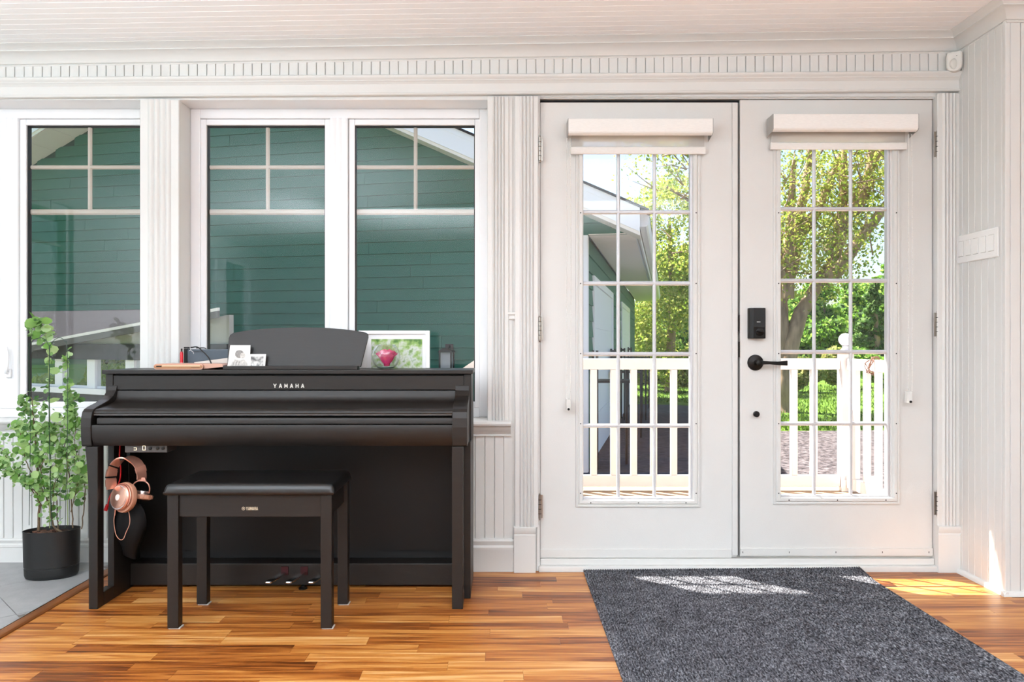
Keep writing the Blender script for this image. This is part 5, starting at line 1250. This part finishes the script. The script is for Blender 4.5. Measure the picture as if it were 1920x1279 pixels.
# ---- dark shapes along the garage, built as bar-height patio chairs
CHB = mat('black_metal', '1b1b1e', .5, .3)
def chair(first, x, y, lab):
    c = thing('patio_chair', (x, y, ZG), lab, 'chair', 'dark bar-height chairs along the garage wall')
    s_ = .0
    for dx in (-.21, .21):
        for dy in (-.2, .2): MB().box(x+dx-.014, x+dx+.014, y+dy-.014, y+dy+.014, ZG+.008, 1.14 if False else (ZG+1.44 if dx < 0 else ZG+1.24)).build('leg', CHB, c)
    MB().box(x-.225, x+.225, y-.22, y+.22, ZG+1.05, ZG+1.08).build('seat', CHB, c)
    for dy in (-.2, .2): MB().box(x-.19, x+.25, y+dy-.02, y+dy+.02, ZG+1.241, ZG+1.265).build('armrest', CHB, c)
    for z_ in (1.18, 1.28, 1.38): MB().box(x-.222, x-.2, y-.18, y+.18, ZG+z_, ZG+z_+.04).build('back_slat', CHB, c)
    return c
CL = ['nearest dark patio chair, in front of the first garage door', 'second dark patio chair from the deck, past the first garage door', 'third dark patio chair from the deck, before the second garage door', 'farthest dark patio chair along the garage wall']
for i, (u, v) in enumerate(((-.27, .45), (-.27, 3.6), (-.27, 6.4), (-.27, 9.2))):
    x, y, _ = G(u, v, 0); chair(0, x, y, CL[i])
# ================================================================== TREES
BARK = mat('maple_bark', 'a3886f', .9, var=.4, vscale=9, stretch=(1, 1, .25), bump=1., bscale=18)
rt = np.random.default_rng(21)
def leaves_at(centers, radii, n, size, name, m_, parent, flat_=.0):
    """n leaf quads scattered in the given blobs"""
    cs = np.array(centers); rs = np.array(radii); wgt = rs**2.2; idx = rt.choice(len(cs), n, p=wgt/wgt.sum())
    d = rt.normal(size=(n, 3)); d /= np.linalg.norm(d, axis=1)[:, None]; r = rt.random(n)**.45
    p = cs[idx]+d*(rs[idx]*r)[:, None]*np.array([1, 1, .75])
    a = rt.normal(size=(n, 3)); a /= np.linalg.norm(a, axis=1)[:, None]; b = np.cross(a, rt.normal(size=(n, 3))); b /= np.linalg.norm(b, axis=1)[:, None]
    s = (size*rt.uniform(.6, 1.25, n))[:, None]
    V = np.stack([p-a*s, p-b*s*.62, p+a*s, p+b*s*.62], 1)
    return np_mesh(name, V, 4, m_, parent)
YG = leaf_mat('maple_leaf_spring', ['6e8a30', '92a840', 'b4bc54', 'ccc868', '849c3a'], .55)
GG = leaf_mat('tree_leaf_green', ['48722a', '6c9838', '90b44c', 'a8c060'], .5)
DG = leaf_mat('conifer_leaf', ['35562a', '55783c', '75954e', '94b06a'], .45)
BG = leaf_mat('bush_leaf', ['5e6c34', '8c9a50', 'aeb062', 'beb070'], .5)
CORE = mat('foliage_core', '3a5426', .95, var=.4, vscale=3)  # dark green lumps added inside crowns, standing in for shade and closing sky gaps
# main maple: forked trunk and ascending limbs
mp_ = thing('maple_tree', (6.6, 17, ZG), 'big forked maple with yellow green spring leaves behind the right door', 'tree')
YM = 17.0
def tp(c, r_, y=YM): return Vector((px(c, y), y, pz(r_, y)))
limbs = [
 ([(1462, 770), (1463, 700), (1464, 640), (1464, 580), (1460, 500), (1452, 400), (1450, 300), (1455, 220)], .245, .08, 17.0),
 ([(1468, 772), (1470, 720), (1477, 670), (1489, 625), (1503, 585), (1527, 545), (1552, 505), (1572, 465), (1590, 400), (1620, 340), (1660, 270)], .235, .08, 16.9),
 ([(1540, 520), (1572, 505), (1610, 450), (1650, 400), (1690, 340), (1720, 280)], .16, .07, 16.6),
 ([(1466, 560), (1490, 480), (1500, 400), (1515, 320), (1525, 240)], .16, .07, 17.3),
 ([(1500, 440), (1530, 400), (1560, 330), (1590, 270), (1605, 220)], .13, .06, 17.4),
 ([(1478, 560), (1478, 470), (1484, 380), (1490, 300)], .14, .06, 16.7),
 ([(1565, 470), (1578, 400), (1582, 330), (1586, 260)], .14, .06, 17.1),
 ([(1600, 400), (1622, 360), (1632, 300), (1640, 240)], .14, .07, 16.8),
 ([(1466, 520), (1440, 470), (1400, 430), (1350, 400), (1300, 380), (1250, 350)], .12, .03, 16.5),
 ([(1455, 440), (1410, 380), (1350, 330), (1290, 290), (1230, 270), (1180, 262)], .10, .025, 16.2),
 ([(1440, 480), (1380, 470), (1310, 470), (1260, 475)], .07, .02, 16.8),
]
blobs, rad = [], []
for pts, r0, r1, Y in limbs:
    P = catm([tp(a, b, Y) for a, b in pts], 5); n = len(P); r2 = random.Random(len(pts)+int(r0*100))
    P = [p+Vector((r2.uniform(-.015, .015), r2.uniform(-.02, .02), 0)) for p in P]
    if pts[0][1] > 760: P[0] = Vector((P[0].x, P[0].y, ZG-.05))
    MB().tube(P, [r0+(r1-r0)*min(1, i/(n-1)*1.15) if not (pts[0][1] > 760 and i == 0) else r0*1.25 for i in range(n)], 12).build('trunk' if r0 > .2 else 'limb', BARK, mp_, smooth=60)
    for i in range(n):
        if P[i].z > 2.2: blobs.append(tuple(P[i]+Vector((r2.uniform(-.5, .5), r2.uniform(-.9, .9), r2.uniform(-.3, .4))))); rad.append(r2.uniform(.45, .95))
tw = MB(); r2 = random.Random(8)
for k in range(300):
    p = Vector(r2.choice(blobs)); q = p+Vector((r2.uniform(-.9, .9), r2.uniform(-.6, .6), r2.uniform(-.1, .9))); tw.tube([p, (p+q)/2+Vector((0, 0, r2.uniform(-.1, .1))), q], [.018, .011, .005], 5); blobs.append(tuple(q)); rad.append(r2.uniform(.3, .6))
tw.build('twigs', BARK, mp_, kind='stuff')
leaves_at(blobs, rad, 20000, .044, 'foliage', YG, mp_)
# second, nearer branch spray above the garage corner
# background trees: trunk + crown of leaf clusters
def tree(name, col, Y, base_row, top_row, halfw, m_, lab, n, size, blob_n=26, conifer=False, trunk_r=.16, low=.12, core=True):
    x = px(col, Y); z1 = pz(top_row, Y); hw = halfw*Y/F; z0 = ZG
    t_ = thing(name, (x, Y, z0), lab, 'tree', None); r2 = random.Random(int(col)+int(Y))
    MB().tube([(x, Y, z0-.02), (x+.1, Y, z0+(z1-z0)*.4), (x, Y, z0+(z1-z0)*.8)], [trunk_r, trunk_r*.8, trunk_r*.3], 8).build('trunk', BARK, t_, smooth=60)
    cs, rs = [], []
    for k in range(blob_n):
        h = low+(1-low)*(k+.5)/blob_n; wr = (1-h)*1.0+.12 if conifer else math.sqrt(max(0.05, 1-((h-.5)/.56)**2))
        a = r2.uniform(0, 2*PI); q = r2.random()**.5*wr*hw*.75
        cs.append((x+q*math.cos(a), Y+q*math.sin(a)*.8, z0+(z1-z0)*h-hw*.1)); rs.append(hw*(.42 if not conifer else .34)*(wr*.7+.35))
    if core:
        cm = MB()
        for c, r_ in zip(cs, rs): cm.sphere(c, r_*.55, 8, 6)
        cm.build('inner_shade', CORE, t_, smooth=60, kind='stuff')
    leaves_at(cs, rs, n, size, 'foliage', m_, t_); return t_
tree('leafy_tree', 1255, 24, 700, 330, 120, YG, 'yellow green tree just right of the garage roof', 20000, .06, 30, core=False)
tree('leafy_tree', 1275, 30, 700, 460, 75, GG, 'bright green rounded tree behind the left door, lower right panes', 12000, .10)
tree('leafy_tree', 1205, 34, 700, 560, 45, DG, 'small dark green tree at the far end of the garage', 6000, .12)
tree('leafy_tree', 1545, 36, 700, 530, 75, GG, 'green tree behind the fork of the big maple', 12000, .12)
tree('conifer_tree', 1640, 30, 700, 520, 55, DG, 'dark conifer behind the side railing', 10000, .09, 26, True)
tree('leafy_tree', 1690, 33, 700, 490, 75, GG, 'tall green tree at the right edge of the right door', 12000, .12)
tree('leafy_tree', 1420, 40, 700, 530, 80, GG, 'tall green tree hidden between the two doors', 10000, .15)
tree('leafy_tree', 1600, 54, 700, 525, 80, GG, 'distant green tree right of the maple fork', 8000, .16)
tree('leafy_tree', 1340, 46, 700, 500, 70, GG, 'distant green tree at the right edge of the left door', 8000, .16)
tree('conifer_tree', 1480, 44, 700, 560, 60, DG, 'distant dark conifer behind the maple trunk', 8000, .12, 24, True)
tree('leafy_tree', 1860, 36, 700, 380, 130, GG, 'green tree beyond the right wall', 7000, .2)
tree('leafy_tree', 2150, 34, 700, 350, 140, YG, 'yellow green tree far to the right', 6000, .2)
# hedge bushes along the lawn edge
def bush(col, Y, top, hw_, m_, lab, n=3500, grp=None):
    x = px(col, Y); b_ = thing('bush', (x, Y, ZG), lab, 'bush', grp); hw = hw_*Y/F; z1 = pz(top, Y)
    cs = [(x+hw*random.uniform(-.6, .6), Y+random.uniform(-.5, .5), ZG+(z1-ZG)*random.uniform(.25, .8)) for _ in range(9)]; rs = [hw*random.uniform(.4, .6)]*9
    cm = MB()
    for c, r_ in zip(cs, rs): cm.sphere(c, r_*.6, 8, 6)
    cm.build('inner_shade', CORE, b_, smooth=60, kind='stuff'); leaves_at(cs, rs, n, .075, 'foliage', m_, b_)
names = ['brownish bush by the far end of the garage', 'brownish bush left of the middle of the left door', 'olive bush at the right side of the left door', 'olive bush hidden behind the door stiles', 'olive bush left of the maple trunk', 'olive bush right of the maple trunk', 'olive bush behind the ball-topped post', 'green bush behind the side railing', 'green bush at the right edge of the right door', 'green bush beyond the right wall']
for i, col in enumerate((1205, 1245, 1290, 1360, 1430, 1510, 1560, 1615, 1670, 1760)):
    bush(col, 25+1.5*math.sin(i*2.1), 655+12*math.sin(i*1.7), 34, BG if i < 7 else GG, names[i], 4200, None)
# trees on the left of the house, seen in the panes as reflections
def side_tree(x, y, h, r_, m_, lab, n=9000):
    t_ = thing('garden_tree', (x, y, ZG), lab, 'tree'); r2 = random.Random(int(x*7+y*3))
    MB().tube([(x, y, ZG-.02), (x+.1, y, ZG+h*.5), (x, y, ZG+h*.85)], [.16, .12, .05], 8).build('trunk', BARK, t_, smooth=60)
    cs = [(x+r2.uniform(-r_, r_)*.7, y+r2.uniform(-r_, r_)*.7, ZG+h*r2.uniform(.25, .95)) for _ in range(20)]
    leaves_at(cs, [r_*.42]*20, n, .09, 'foliage', m_, t_)
side_tree(-8.2, 2.6, 5.5, 1.5, GG, 'green tree outside the left wall window'); side_tree(-9.5, -3.4, 5.0, 1.4, GG, 'green tree outside the left wall, farther back'); side_tree(-13, .2, 6.5, 1.7, YG, 'yellow green tree outside the left wall')
side_tree(-6.6, 6.0, 2.2, .9, GG, 'green shrub in front of the lean-to', 5000) if False else None
bush(150, 9.3, 640, 60, GG, 'green shrub behind the lean-to glazing, left', 3000); bush(240, 8.9, 648, 60, GG, 'green shrub behind the lean-to glazing, right', 3000)
